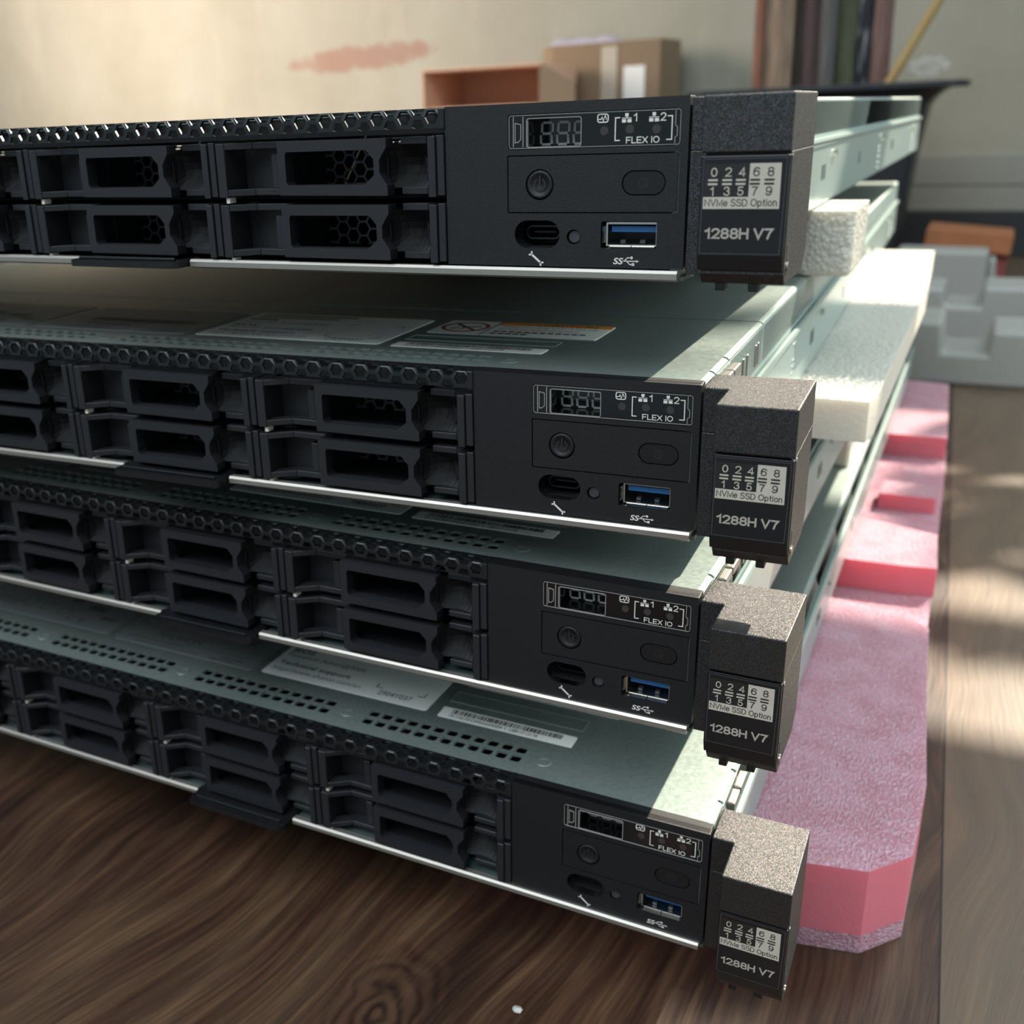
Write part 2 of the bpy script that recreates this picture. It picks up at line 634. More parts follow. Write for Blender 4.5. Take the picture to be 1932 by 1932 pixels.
WY = 2750
WX0, WX1, WZ0, WZ1 = 300, 1400, 1230, 2600
b = MB()
b.box(-5200, WX0, WY, WY + 120, FZ, 3000)
b.box(WX1, 1900, WY, WY + 120, FZ, 3000)
b.box(WX0, WX1, WY, WY + 120, FZ, WZ0)
b.box(WX0, WX1, WY, WY + 120, WZ1, 3000)
tag(b.obj('wall_back', 'wall', origin=(0, 0, FZ)), kind='structure')
b = MB()
b.box(-5200, 1900, WY - 16, WY, FZ, -236)
tag(b.obj('baseboard_back', 'skirting', bevel=3, origin=(0, 0, FZ)), kind='structure')
b = MB()
b.box(-5200, 1900, WY - 7, WY, -235, -183)
b.box(-5200, 1900, WY - 7, WY, -180, -118)
tag(b.obj('trim_1', 'tile', bevel=1, origin=(0, 0, FZ)), kind='structure')
b = MB()
for x0, x1, z0, z1 in ((WX0, WX0 + 40, WZ0, WZ1), (WX1 - 40, WX1, WZ0, WZ1), (WX0, WX1, WZ0, WZ0 + 40), (WX0, WX1, WZ1 - 10, WZ1), (WX0 + 40, WX1 - 40, 1781, 1995)):
    b.box(x0, x1, WY + 40, WY + 70, z0, z1)
tag(b.obj('window_1', 'frame', origin=(0, 0, FZ)), kind='structure')


# unseen foliage outside that window, its clusters placed to block chosen sunbeams
g = Mat('shade_leaf', (74, 104, 52), 0.6)
M['leaf'] = g.m
SD = Vector((0.40, 1.05, 1.0))
b = MB()
rl = random.Random(11)


def leaves_over(x0, x1, y0, y1, z, n, size):
    """leaves set into the sunbeams to shade the patch x0..x1, y0..y1 at height z"""
    for _ in range(n):
        t0 = Vector((rl.uniform(x0, x1), rl.uniform(y0, y1), z))
        k = (rl.uniform(3000, 3300) - t0.y) / SD.y
        c = t0 + SD * k
        a, bq = rl.uniform(0, 6.28), rl.uniform(-0.6, 0.6)
        s = size * rl.uniform(0.7, 1.3)
        e1 = Vector((math.cos(a), bq * 0.5, math.sin(a))).normalized() * s
        e2 = Vector((-math.sin(a), bq, math.cos(a))).normalized() * s * 0.45
        pts = [c - e1, c - e1 * 0.4 + e2, c + e1 * 0.3 + e2 * 0.9, c + e1, c + e1 * 0.3 - e2 * 0.9, c - e1 * 0.4 - e2]
        b.add([tuple(p) for p in pts], [(0, 1, 2, 3, 4, 5)])


leaves_over(-90, 190, 330, 545, -333, 330, 34)
leaves_over(-10, 190, 700, 760, -333, 60, 26)
leaves_over(-40, 190, 830, 1120, -333, 190, 30)
leaves_over(-96, -76, 340, 480, -80, 9, 22)
bl = b.obj('shade_foliage', 'leaf', origin=(0, 0, FZ))
tag(bl, 'unseen green foliage outside the back window, placed to block patches of sun', 'tree', kind='stuff')
# ------------------------------------------------------------------ rack server (built once, copied three times)
SO = (0, 0, -50.5)


def part(mb, name, mats, parent, bevel=0.0, smooth=False, seg=2):
    return mb.obj(name, mats, parent, bevel, smooth, SO, seg)


def honeycomb(mb, u0, u1, v0, v1, R, hole, mapf, thick, uc, vc):
    """hexagonal tiling with hexagonal holes, clamped to the rectangle; mapf(u, v, depth)"""
    px, pz = 1.5 * R, math.sqrt(3) * R
    i0, i1 = math.floor((u0 - uc) / px) - 1, math.ceil((u1 - uc) / px) + 1
    j0, j1 = math.floor((v0 - vc) / pz) - 1, math.ceil((v1 - vc) / pz) + 1
    for i in range(i0, i1 + 1):
        for j in range(j0, j1 + 1):
            cu, cv = uc + i * px, vc + j * pz + (pz / 2 if i % 2 else 0)
            if cu + R < u0 or cu - R > u1 or cv + R < v0 or cv - R > v1:
                continue
            o, n = [], []
            for k in range(6):
                a = k * PI / 3
                o.append((min(max(cu + R * math.cos(a), u0), u1), min(max(cv + R * math.sin(a), v0), v1)))
                n.append((min(max(cu + hole * math.cos(a), u0), u1), min(max(cv + hole * math.sin(a), v0), v1)))
            vs = [mapf(p[0], p[1], 0) for p in o] + [mapf(p[0], p[1], 0) for p in n] + [mapf(p[0], p[1], thick) for p in n] + [mapf(p[0], p[1], thick) for p in o]
            fs = []
            for k in range(6):
                q = (k + 1) % 6
                fs += [(k, q, 6 + q, 6 + k), (6 + k, 6 + q, 12 + q, 12 + k), (12 + k, 12 + q, 18 + q, 18 + k)]
            mb.add(vs, fs)


X_L, X_P, X_R, DEEP = -455.0, -11.0, 64.5, 950.0
PITCH = 88.5


def build_server():
    root = empty('rack_server', (0, 0, 0))

    # --- chassis tray
    b = MB()
    b.box(X_L, X_R, 1, DEEP, -50.5, -49.3, 1)
    b.box(X_R - 1.2, X_R, 21, DEEP, -49.3, -1.4)
    b.box(X_R - 4.0, X_R - 1.2, 1, 21, -49.3, -2.6)
    b.box(X_L, X_L + 1.2, 8, DEEP, -49.3, -1.4)
    b.box(X_L + 1.2, X_R - 1.2, DEEP - 1.2, DEEP, -49.3, -1.4)
    ch = part(b, 'chassis_tray', ['flank', 'trayfloor'], root)
    b = MB()
    b.box(X_L + 2, X_R - 5, 120, 122, -49, -1.6)
    part(b, 'drive_backplane', 'dark', root)
    # small spring clips and slots on the right flank
    for k, (y0, y1, z0, z1) in enumerate([(26, 36, -6.2, -2.6), (37.5, 49, -6.2, -2.6)]):
        b = MB()
        b.box(X_R + 0.1, X_R + 3.2, y0, y1, z0, z1)
        part(b, 'flank_clip', 'lip', root, 0.6)
    # guide studs of the inner rail
    b = MB()
    zr0, zr1 = -50.0, -18.5
    prof = [(X_R + 0.2, zr1 - 1), (X_R + 1.2, zr1 + 0.4), (X_R + 2.6, zr1 + 0.2), (X_R + 3.2, zr1 - 1.2), (X_R + 2.6, zr1 - 2.6), (X_R + 1.6, zr1 - 3.6),
            (X_R + 1.6, zr0 + 1.4), (X_R + 1.4, zr0), (X_R + 0.2, zr0)]
    b.prism(prof, lambda x, z, y: (x, y, z), 40, DEEP - 5)
    rail = part(b, 'slide_rail', 'side', root)
    for y in (150, 262, 270, 420, 640, 648, 905):
        b = MB()
        b.box(X_R + 1.5, X_R + 1.9, y, y + 2, -38, -31)
        part(b, 'rail_slot', 'emboss', rail)
    for y in (300, 560, 830):
        b = MB()
        b.disc((y, -27), 1.7, YZ, X_R + 1.6, X_R + 3.4, 14)
        part(b, 'guide_stud', 'chrome', rail)
    for y in (196, 201, 540, 545, 860, 865):
        for z in (-25, -32.5, -35.5, -39, -43, -46.5):
            b = MB()
            b.disc((y, z), 0.9, YZ, X_R + 1.5, X_R + 2.0, 8, r2=0.5)
            part(b, 'rail_rivet', 'rivet', rail)
    # --- covers
    holes = []
    for c in range(5):
        x0 = -84.0 - 89.7 * c
        for i in range(12):
            for yc in (16.6, 23.0):
                xx = x0 + 6.17 * i
                holes.append(rrect(xx - 2.25, xx + 2.25, yc - 2.4, yc + 2.4, 1.1, 3))
    b = MB()
    b.plate([rect(X_L, X_R - 2.2, 7, 112)] + holes, XY, -1.1, 0.0)
    edge = [(X_R - 2.2, 0), (X_R - 1.1, -0.25), (X_R - 0.3, -0.9), (X_R, -1.8), (X_R, -5.5), (X_R - 1, -5.5), (X_R - 1, -1.9), (X_R - 2.2, -1.1)]
    for y0, y1 in ((7, 20.8), (22.6, 43), (45, 112)):
        zlow = -2.6 if y1 < 45 else -16.5
        e2 = [(x, max(z, zlow)) if z > -5 else (x, zlow) for x, z in edge]
        b.prism(e2, lambda x, z, y: (x, y, z), y0, y1)
    cov = part(b, 'front_cover', 'steel', root)
    for k, c in enumerate((-5, -95.3, -185, -274, -363)):
        b = MB()
        n = 20
        rings = [[(c + r * math.cos(2 * PI * i / n), 18.6 + r * math.sin(2 * PI * i / n), z) for i in range(n)] for r, z in ((3.2, 0.0), (2.8, 0.25), (2.3, 0.25), (1.9, 0.05), (0.01, 0.03))]
        b.loop_tube(rings, False)
        part(b, 'cover_stud', 'steel', cov, smooth=False)
    b = MB()
    for p in stroke([(-59, 54.5), (-59, 46), (1.5, 46), (1.5, 54.5), (-59, 54.5)], 0.5):
        b.prism(p, XY, 0.0, 0.22)
    part(b, 'embossed_frame', 'steel', cov)
    b = MB()
    b.box(X_L, X_R - 2.2, 113.8, DEEP, -1.1, 0.0)
    b.prism([(x, z if z > -5 else -16.5) for x, z in edge], lambda x, z, y: (x, y, z), 113.8, DEEP)
    rc = part(b, 'rear_cover', 'steel', root)
    # flank slots with pressed loops near the front
    b = MB()
    for y in (70, 78, 96, 101):
        b.box(X_R - 0.3, X_R + 0.5, y, y + 2.2, -14.5, -6)
    part(b, 'pressed_loop', 'lip', cov, 0.5)

    # --- bright lip under the front
    b = MB()
    prof = [(1.5, -50.5), (1.5, -47.4), (-0.9, -47.4), (-1.6, -48.2), (-1.6, -49.9), (-0.9, -50.5)]
    for x0, x1 in ((X_L, -167.5), (-114.8, 63.2)):
        b.prism(prof, lambda y, z, x: (x, y, z), x0, x1)
    part(b, 'bottom_lip', 'lip', root)
    # --- black pull-out information tab
    b = MB()
    b.plate([rrect(-167, -115.4, -9.5, 14, 3.2)], XY, -49.9, -47.6)
    tab = part(b, 'pull_out_tab', 'black', root, 0.5)
    b = MB()
    b.box(-164, -118, -6.5, -5.2, -47.6, -46.4)
    part(b, 'tab_ridge', 'black', tab, 0.4)

    # --- honeycomb strip over the drives
    def fold(u, v, d):     # v < 0 runs down the front, v > 0 runs back along the top; rounded bend
        r = 1.4
        if v <= -r * 0.8:
            return (u, -0.4 + d, 0.2 + v)
        if v >= r * 0.8:
            return (u, -0.4 + v, 0.2 - d)
        t = (v + r * 0.8) / (1.6 * r) * PI / 2
        rr = r * 0.8 - 0.0
        return (u, -0.4 + rr - (rr - d) * math.cos(t), 0.2 - rr + (rr - d) * math.sin(t))
    b = MB()
    honeycomb(b, X_L, -11.4, -5.8, 7.2, 3.23, 2.42, fold, 0.9, -25.1, -2.5)
    hood = part(b, 'honeycomb_strip', 'hood', root)
    b = MB()
    b.box(-13.2, -11.0, -0.6, 7.2, -6.2, 0.3)
    part(b, 'strip_end', 'hood', hood, 0.4)
    b = MB()
    b.box(X_L, -11, 7.5, 9, -7.2, -1.3)
    part(b, 'strip_backing', 'dark', hood)

    # --- drive caddies: five columns, two rows
    R0 = X_P

    def caddy(col, row):
        ox = R0 - PITCH * col
        oz = 0.0 if row == 0 else -20.45
        P = lambda x: ox + x + 11.0          # measured on the rightmost column, whose right edge lies at -11
        zt, zb = -7.9 + oz, -25.6 + oz
        b = MB()
        # left post and outer right post
        b.box(P(-98.6), P(-95.0), -1.6, 14, zb - 0.4, zt - 0.2)
        b.box(P(-16.6), P(-14.0), -1.6, 14, zb - 0.6, zt - 0.2)
        b.box(P(-13.8), P(-11.3), -0.8, 14, zb - 0.2, zt + 0.2)
        b.box(P(-99.4), P(-98.8), 0.4, 14, zb, zt)
        # stepped top and bottom rails: slope in, run flat, frame, run flat
        xs = [(-95.0, -1.4), (-87.0, 4.2), (-73.0, 4.2)]
        for z0, z1 in ((zt - 2.3, zt - 0.1), (zb, zb + 2.2)):
            for (xa, ya), (xb, yb) in zip(xs[:-1], xs[1:]):
                b.add([(P(xa), ya, z0), (P(xb), yb, z0), (P(xb), yb, z1), (P(xa), ya, z1), (P(xa), ya + 6, z0), (P(xb), yb + 6, z0), (P(xb), yb + 6, z1), (P(xa), ya + 6, z1)],
                      [(0, 1, 2, 3), (4, 7, 6, 5), (0, 4, 5, 1), (3, 2, 6, 7), (0, 3, 7, 4), (1, 5, 6, 2)])
            b.box(P(-29.0), P(-19.6), 4.0, 10, z0, z1)
            b.add([(P(-19.6), 4.0, z0), (P(-16.4), 0.0, z0), (P(-16.4), 0.0, z1), (P(-19.6), 4.0, z1), (P(-19.6), 10, z0), (P(-16.4), 10, z0), (P(-16.4), 10, z1), (P(-19.6), 10, z1)],
                  [(0, 1, 2, 3), (4, 7, 6, 5), (0, 4, 5, 1), (3, 2, 6, 7), (0, 3, 7, 4), (1, 5, 6, 2)])
        # pocket walls
        b.box(P(-95.0), P(-72.5), 10.5, 12, zb, zt)
        b.box(P(-80.2), P(-77.3), 5.2, 11, zb + 2.2, zt - 4.2)
        b.box(P(-73.2), P(-72.0), -1.0, 12, zb + 0.5, zt - 0.5)
        # finger hollow at the right: a concave bowl
        n, k = 9, 6
        x0, x1 = P(-34.5), P(-16.6)
        cz = (zt + zb) / 2
        vs, fs = [], []
        for i in range(n + 1):
            for j in range(k + 1):
                u, vv = i / n, j / k
                dep = 4.5 + 8.5 * math.sin(PI * min(1, u * 1.15)) ** 0.6 * math.sin(PI * (0.08 + 0.84 * vv))
                vs.append((x0 + (x1 - x0) * u, dep, zb + 2 + (zt - zb - 4) * vv))
        for i in range(n):
            for j in range(k):
                fs.append((i * (k + 1) + j, (i + 1) * (k + 1) + j, (i + 1) * (k + 1) + j + 1, i * (k + 1) + j + 1))
        b.add(vs, fs, 1)
        b.add([(P(-22), 7.5, cz - 3.2), (P(-18.2), 2.6, cz - 1.6), (P(-18.2), 2.6, cz + 1.6), (P(-22), 7.5, cz + 3.2)], [(0, 1, 2, 3)])
        b.box(P(-72.5), P(-34), 3.2, 27.8, zb + 0.4, zb + 1.4)
        b.box(P(-72.5), P(-34), 3.2, 27.8, zt - 1.4, zt - 0.4)
        b.box(P(-83), P(-72.2), 12, 27.8, zb + 0.4, zt - 0.4)
        b.box(P(-34.6), P(-33.8), 4, 27.8, zb + 1.4, zt - 1.4)
        cd = part(b, 'drive_caddy', ['caddy', 'dark'], root, 0.18, seg=1)
        # latch frame with long octagonal opening
        out = [(P(-72.8), zt), (P(-31.2), zt - 0.1), (P(-31.2), zt - 2.8), (P(-33.9), zt - 6.7), (P(-33.9), zb + 7.0), (P(-31.2), zb + 3.2), (P(-31.2), zb), (P(-72.8), zb + 0.3)]
        zi, zj = zt - 3.5, zb + 3.5
        inn = [(P(-69.3), zi), (P(-38.6), zi), (P(-36.0), zi - 2.9), (P(-36.0), zj + 2.9), (P(-39.6), zj), (P(-69.0), zj), (P(-69.9), zj + 1.0), (P(-69.9), zi - 1.0)]
        f = MB()
        f.plate([out, inn], XZ, -1.8, 3.2)
        part(f, 'latch_frame', 'caddy', cd, 0.22, seg=1)
        # inner honeycomb behind the opening
        h = MB()
        gm = lambda u, v, d: (u, 28.0 + d, v)
        honeycomb(h, P(-81), P(-34), zb + 1.6, zt - 1.2, 2.8, 2.36, gm, 0.6, P(-62.4), (zt + zb) / 2 + 0.6)
        part(h, 'honeycomb_grille', 'grille', cd)
        # light pipe beside the left post
        l = MB()
        l.box(P(-96.4), P(-95.0), -0.6, 3, zb - 2.3, zb - 0.5)
        part(l, 'light_pipe', 'pipe', cd)
        return cd

    for col in range(5):
        for row in range(2):
            caddy(col, row)
    b = MB()
    b.box(X_L + 2, -12, 15, 118, -27.6, -26.6)
    for col in range(6):
        b.box(R0 - PITCH * col - 1.0, R0 - PITCH * col + 0.4, 15, 118, -49, -7.5)
    part(b, 'drive_cage', 'dark', root)

    # --- control panel
    hl = [rrect(10, 62.4, -12.7, -2.7, 0.8), rrect(9.7, 62.2, -31.2, -14.3, 0.5), rrect(12.0, 26.7, -41.6, -33.3, 4.1, 8), circ(31.1, -38.1, 2.2, 20), rrect(39.6, 56.4, -41.4, -33.5, 0.6)]
    b = MB()
    b.plate([rect(X_P, X_R, -47, 0.4)] + hl, XZ, 0.0, 3.5)
    b.box(X_P, X_R - 0.2, 0.4, 7.0, -0.9, 0.4)
    cp = part(b, 'control_panel', 'panel', root, 0.35)
    b = MB()
    b.box(X_P + 0.5, X_R - 0.5, 19, 20, -47, -1)
    b.box(X_P + 0.2, X_P + 1, 3.4, 19, -47, -1)
    b.box(X_R - 1, X_R - 0.2, 3.4, 19, -47, -1)
    part(b, 'panel_backing', 'dark', cp)
    # display window: dark pane with a deep pocket for the three digits
    b = MB()
    b.plate([rrect(10.2, 62.2, -12.5, -2.9, 0.7), rrect(15.9, 33.1, -12.2, -3.9, 0.7)], XZ, 0.35, 1.6)
    for x0, x1, z0, z1 in ((15.2, 15.9, -12.4, -3.6), (33.1, 33.8, -12.4, -3.6), (15.2, 33.8, -12.9, -12.2), (15.2, 33.8, -3.9, -3.2)):
        b.box(x0, x1, 1.6, 9.5, z0, z1)
    b.box(15.2, 33.8, 9.4, 10, -12.9, -3.2)
    dw = part(b, 'display_window', 'pane', cp)
    b = MB()  # grey rim lines carry the clear edges' highlights in their colour
    for pts, w in ((rrect(10.35, 62.05, -12.35, -3.05, 0.7), 0.16), (rrect(16.0, 33.0, -12.1, -4.0, 0.7), 0.22)):
        for p in stroke(pts + pts[:1], w):
            b.prism(p, XZ, 0.05, 0.5)
    for x in (11.6, 14.7):
        b.box(x, x + 0.25, 0.1, 0.4, -12, -3.4)
    b.box(15.9, 16.3, 0.2, 1.2, -12.0, -4.2)
    for p in stroke([(12.3, -10.8), (12.3, -5.2), (14.1, -5.6), (14.1, -9.8), (13.2, -10.6), (12.5, -10.6)], 0.22):
        b.prism(p, XZ, 0.1, 0.4)
    for p in stroke([(60.6, -3.4), (60.6, -7.2), (61.2, -7.8), (61.2, -10), (60.6, -10.4), (60.6, -12)], 0.2):
        b.prism(p, XZ, 0.1, 0.4)
    part(b, 'window_rim', 'rim', cp)
    b = MB()
    for k in range(3):
        x0, x1 = 16.9 + 5.25 * k, 21.1 + 5.25 * k
        zt, zb = -5.0, -12.0
        zm = (zt + zb) / 2
        sl = 0.25
        w = 0.75
        for (z, s) in ((zt, sl), (zm, 0), (zb, -sl)):
            zc = z - (w / 2 if z == zt else (-w / 2 if z == zb else 0))
            flat(b, [[(x0 + 0.75 + s, zc - w / 2), (x1 - 0.75 + s, zc - w / 2), (x1 - 0.55 + s, zc + w / 2), (x0 + 0.55 + s, zc + w / 2)]], XZ, 9.2)
        for (xa, s0) in ((x0, 1), (x1 - w, 1)):
            for za, zbb, s in ((zt - 0.5, zm + 0.4, sl), (zm - 0.4, zb + 0.5, -sl)):
                flat(b, [[(xa + s * 0.4, zbb), (xa + w + s * 0.4, zbb), (xa + w + s, za), (xa + s, za)]], XZ, 9.2)
    part(b, 'display_digits', 'seg', cp)
    # indicator lenses
    for x, z in ((39.9, -8.1), (47.5, -7.9), (55.2, -8.1)):
        b = MB()
        b.disc((x, z), 1.25, XZ, 0.28, 0.6, 18)
        part(b, 'indicator_lens', 'lens', cp)
    # printed signs
    b = MB()
    D = 0.30
    # pulse icon
    for p in stroke(rrect(37.9, 41.0, -5.8, -3.6, 0.6) + [(41.0, -4.2)], 0.3):
        flat(b, [p], XZ, D)
    for p in stroke([(38.2, -5.0), (38.9, -5.0), (39.2, -4.4), (39.6, -5.5), (40.1, -3.9), (40.5, -5.0)], 0.24):
        flat(b, [p], XZ, D)
    # bracket, network icons, digits and lettering
    for p in stroke([(44.4, -4.75), (43.2, -4.75), (43.2, -10.9), (44.5, -10.9)], 0.3) + stroke([(58.4, -4.75), (59.6, -4.75), (59.6, -11.0), (58.2, -11.0)], 0.3):
        flat(b, [p], XZ, D)
    for x in (45.1, 53.0):
        flat(b, [rect(x + 0.9, x + 1.9, -4.5, -3.6), rect(x, x + 1.2, -6.1, -5.2), rect(x + 1.6, x + 2.8, -6.1, -5.2), rect(x, x + 2.8, -5.0, -4.8), rect(x + 1.3, x + 1.5, -4.9, -4.4)], XZ, D)
    b.letters('1', XZ, 48.5, 49.7, -5.9, -3.7, D, 0.13)
    b.letters('2', XZ, 56.2, 57.9, -6.0, -3.8, D, 0.13)
    b.letters('FLEX IO', XZ, 46.4, 56.2, -11.8, -10.0, D, 0.14)
    part(b, 'printed_window_signs', 'print', cp)
    b = MB()
    D = -0.04
    for p in stroke([(17.8, -43.6), (20.4, -45.8)], 0.62):
        flat(b, [p], XZ, D)
    for cx, cz, sg in ((17.7, -43.5, 1), (20.5, -45.9, -1)):
        for ang in (0, 90):
            a = math.radians(ang + 50)
            flat(b, stroke([(cx, cz), (cx + sg * -0.75 * math.sin(a - 0.8), cz + sg * 0.75 * math.cos(a - 0.8))], 0.5), XZ, D)
    b.text('SS', lambda u, v, d: (u + (v + 45.8) * 0.22, d, v), 43.6, 46.4, -45.9, -44.0, D, 0.02)
    for p in stroke([(46.7, -44.95), (50.9, -44.95)], 0.26) + stroke([(47.0, -44.9), (48.0, -43.95), (49.0, -43.95)], 0.26) + stroke([(47.8, -45.0), (48.7, -45.9), (49.6, -45.9)], 0.26):
        flat(b, [p], XZ, D)
    flat(b, [[(50.6, -44.55), (50.6, -45.35), (51.5, -44.95)], circ(49.2, -43.95, 0.42, 10), rect(49.3, 50.1, -46.25, -45.5)], XZ, D)
    part(b, 'printed_port_signs', 'print', cp)
    # button plate with two buttons
    b = MB()
    b.plate([rrect(10.05, 61.85, -30.85, -14.65, 0.4), circ(20.15, -22.85, 4.5, 36), rrect(45.6, 58.5, -26.2, -19.2, 3.45, 8)], XZ, 0.05, 2.5)
    part(b, 'button_plate', 'panel', cp, 0.2)
    b = MB()
    rings = []
    for r, y in ((4.15, 2.5), (4.15, 0.35), (3.9, 0.05), (3.3, 0.0), (2.9, 0.35), (1.5, 0.75), (0.02, 0.9)):
        rings.append([(20.15 + r * math.cos(2 * PI * i / 36), y, -22.85 + r * math.sin(2 * PI * i / 36)) for i in range(36)])
    b.loop_tube(rings, False)
    pb = part(b, 'power_button', 'panel', cp, smooth=True)
    b = MB()
    arc = [(20.15 + 1.7 * math.sin(math.radians(a)), -22.85 + 1.7 * math.cos(math.radians(a))) for a in range(35, 326, 15)]
    for p in stroke(arc, 0.5) + stroke([(20.15, -20.4), (20.15, -22.6)], 0.5):
        flat(b, [p], XZ, 0.18)
    part(b, 'power_button_sign', 'faint', cp)
    b = MB()
    b.plate([rrect(45.95, 58.15, -25.85, -19.55, 3.1, 8)], XZ, 0.25, 2.5)
    part(b, 'identify_button', 'black', cp, 0.4)
    b = MB()
    for p in stroke(circ(52.0, -22.7, 1.35, 20) + [(53.35, -22.7)], 0.28):
        flat(b, [p], XZ, 0.22)
    b.text('G', XZ, 51.4, 52.6, -23.4, -22.0, 0.22)
    part(b, 'identify_button_sign', 'faint', cp)
    # USB-C port: recess tunnel and rounded connector
    b = MB()
    tun = rrect(12.0, 26.7, -41.6, -33.3, 4.1, 8)
    b.loop_tube([[XZ(u, v, d) for u, v in tun] for d in (0.3, 14)], False)
    b.add([XZ(u, v, 13.8) for u, v in tun], [tuple(range(len(tun)))])
    port = part(b, 'usb_c_port', 'dark', cp)
    b = MB()
    o, i = rrect(13.6, 24.8, -39.5, -35.3, 2.05, 8), rrect(14.1, 24.3, -39.0, -35.8, 1.55, 8)
    b.plate([o, i], XZ, 6.0, 13.5)
    part(b, 'connector_shell', 'hood', cp)
    b = MB()
    b.box(15.6, 22.8, 7.5, 13.5, -37.7, -37.1)
    part(b, 'connector_tongue', 'caddy', cp)
    # reset button
    b = MB()
    b.disc((31.1, -38.1), 1.75, XZ, 0.9, 3.5, 20)
    part(b, 'reset_button', 'emboss', cp)
    # USB-A port
    b = MB()
    b.plate([rect(40.6, 56.2, -40.9, -34.0), rect(41.1, 55.7, -40.4, -34.5)], XZ, 2.2, 18)
    b.add([(39.9, 0.5, -39.8), (40.6, 2.6, -39.8), (40.6, 2.6, -35.0), (39.9, 0.5, -35.0)], [(0, 1, 2, 3)])
    b.add([(41.8, 2.6, -40.6), (48.3, 2.6, -40.6), (48.3, 0.5, -41.3), (41.8, 0.5, -41.3)], [(0, 1, 2, 3)])
    b.add([(48.6, 2.6, -40.6), (55.4, 2.6, -40.6), (55.4, 0.5, -41.3), (48.6, 0.5, -41.3)], [(0, 1, 2, 3)])
    b.box(41.6, 55.6, 2.0, 2.3, -34.1, -33.9)
    ua = part(b, 'usb_port', 'chrome', cp)
    b = MB()
    b.box(42.0, 55.4, 3.2, 17, -36.8, -35.2)
    part(b, 'usb_tongue', 'blue', cp)
    b = MB()
    b.box(41.1, 55.7, 17, 17.6, -40.4, -34.5)
    b.box(44.5, 46, 4, 6, -40.2, -39.2)
    b.box(50.5, 52, 4, 6, -40.2, -39.2)
    part(b, 'usb_contact', 'emboss', cp)

    # --- mounting ear on the right
    L = [(65.2, 18.2), (95.4, 18.2), (95.4, -19.3), (72.6, -19.3), (72.6, -0.3), (65.2, -0.3)]
    b = MB()
    b.prism(L, XY, -14.3, 0.0)
    ear = part(b, 'mounting_ear', 'ear', root, 0.45)
    b = MB()
    side = [(18.2, -14.5), (18.2, -43.5), (12.0, -48.6), (-0.3, -48.6), (-0.3, -46.2), (-15.5, -46.2), (-15.5, -14.5)]
    b.prism([(18.2, -14.2), (18.2, -43.5), (12.5, -48.4), (-15.0, -48.4), (-17.2, -45.5), (-17.2, -14.2)], lambda y, z, x: (x, y, z), 73.4, 95.4)
    b.prism([(18.2, -14.2), (18.2, -43.5), (12.5, -48.4), (-0.3, -48.4), (-0.3, -14.2)], lambda y, z, x: (x, y, z), 65.2, 73.3)
    part(b, 'ear_base', 'ear', ear, 0.3)
    b = MB()
    dp = [(-16.5, -15.0), (-18.9, -15.0), (-18.9, -40.4), (-17.6, -44.6), (-16.2, -45.2), (-15.4, -44.6)]
    b.prism(dp, lambda y, z, x: (x, y, z), 72.7, 95.1)
    b.prism([(-15.2, -15.2), (-17.3, -15.2), (-17.3, -44), (-15.2, -44.8)], lambda y, z, x: (x, y, z), 72.9, 73.5)
    part(b, 'ear_door', 'black', ear, 0.5)
    b = MB()
    for p in stroke([(73.4, -15.8), (94.5, -15.8), (94.1, -40.0), (73.4, -40.0), (73.4, -15.8)], 0.25):
        flat(b, [p], XZ, -18.98)
    part(b, 'door_panel_line', 'emboss', ear)
    for x in (77.2, 86.0):
        b = MB()
        b.box(x, x + 2.6, -14.8, -10.5, -50.6, -44.5)
        part(b, 'latch_hook', 'black', ear, 0.3)
    b = MB()
    b.disc((80, -8), 1.6, XY, -48.0, -45, 16)
    b.disc((83, -8), 1.6, XY, -48.0, -45, 16)
    part(b, 'latch_spring', 'chrome', ear)
    b = MB()
    b.disc((-13.5, -43.8), 1.3, YZ, 95.0, 95.9, 14)
    part(b, 'hinge_pin', 'chrome', ear)
    b = MB()
    b.prism(rrect(-14.4, -12.2, -42.6, -37.6, 1.0), YZ, 95.35, 95.5)
    part(b, 'hinge_slot', 'dark', ear)
    b = MB()
    b.disc((-17.0, -15.2), 0.7, YZ, 94.2, 95.6, 12)
    part(b, 'hinge_bead', 'chrome', ear)
    # drive option sticker
    D = -19.02
    b = MB()
    white = [(85.35, -17.0), (93.2, -17.0), (93.3, -28.4), (73.7, -28.4), (73.7, -25.35), (85.35, -25.35)]
    flat(b, [white], XZ, D, 0)
    flat(b, [rect(73.7, 85.35, -25.35, -17.0)], XZ, D, 1)
    D -= 0.05
    for k, (x, t, bt) in enumerate(((75.4, '0', '1'), (79.1, '2', '3'), (82.6, '4', '5'), (86.2, '6', '7'), (89.8, '8', '9'))):
        mi = 2 if k < 3 else 3
        b.letters(t, XZ, x, x + 1.75, -20.25, -17.95, D, 0.13, mi)
        b.letters(bt, XZ, x - 0.15 + (0.25 if bt == '1' else 0.0), x + (1.1 if bt == '1' else 1.5), -25.05, -22.75, D, 0.13, mi)
        flat(b, [rect(x - 0.6, x + 1.9, -21.35, -20.85), rect(x - 0.65, x + 1.85, -22.35, -21.85)], XZ, D, mi)
    b.letters('NVMe SSD Option', XZ, 74.1, 92.7, -27.75, -25.85, D, 0.12, 3)
    part(b, 'option_sticker', ['silverlabel', 'darklabel', 'silverlabel', 'ink'], ear)
    b = MB()
    b.letters('1288H V7', XZ, 74.5, 92.4, -36.15, -33.3, -19.0, 0.19)
    part(b, 'model_lettering', 'model', ear)

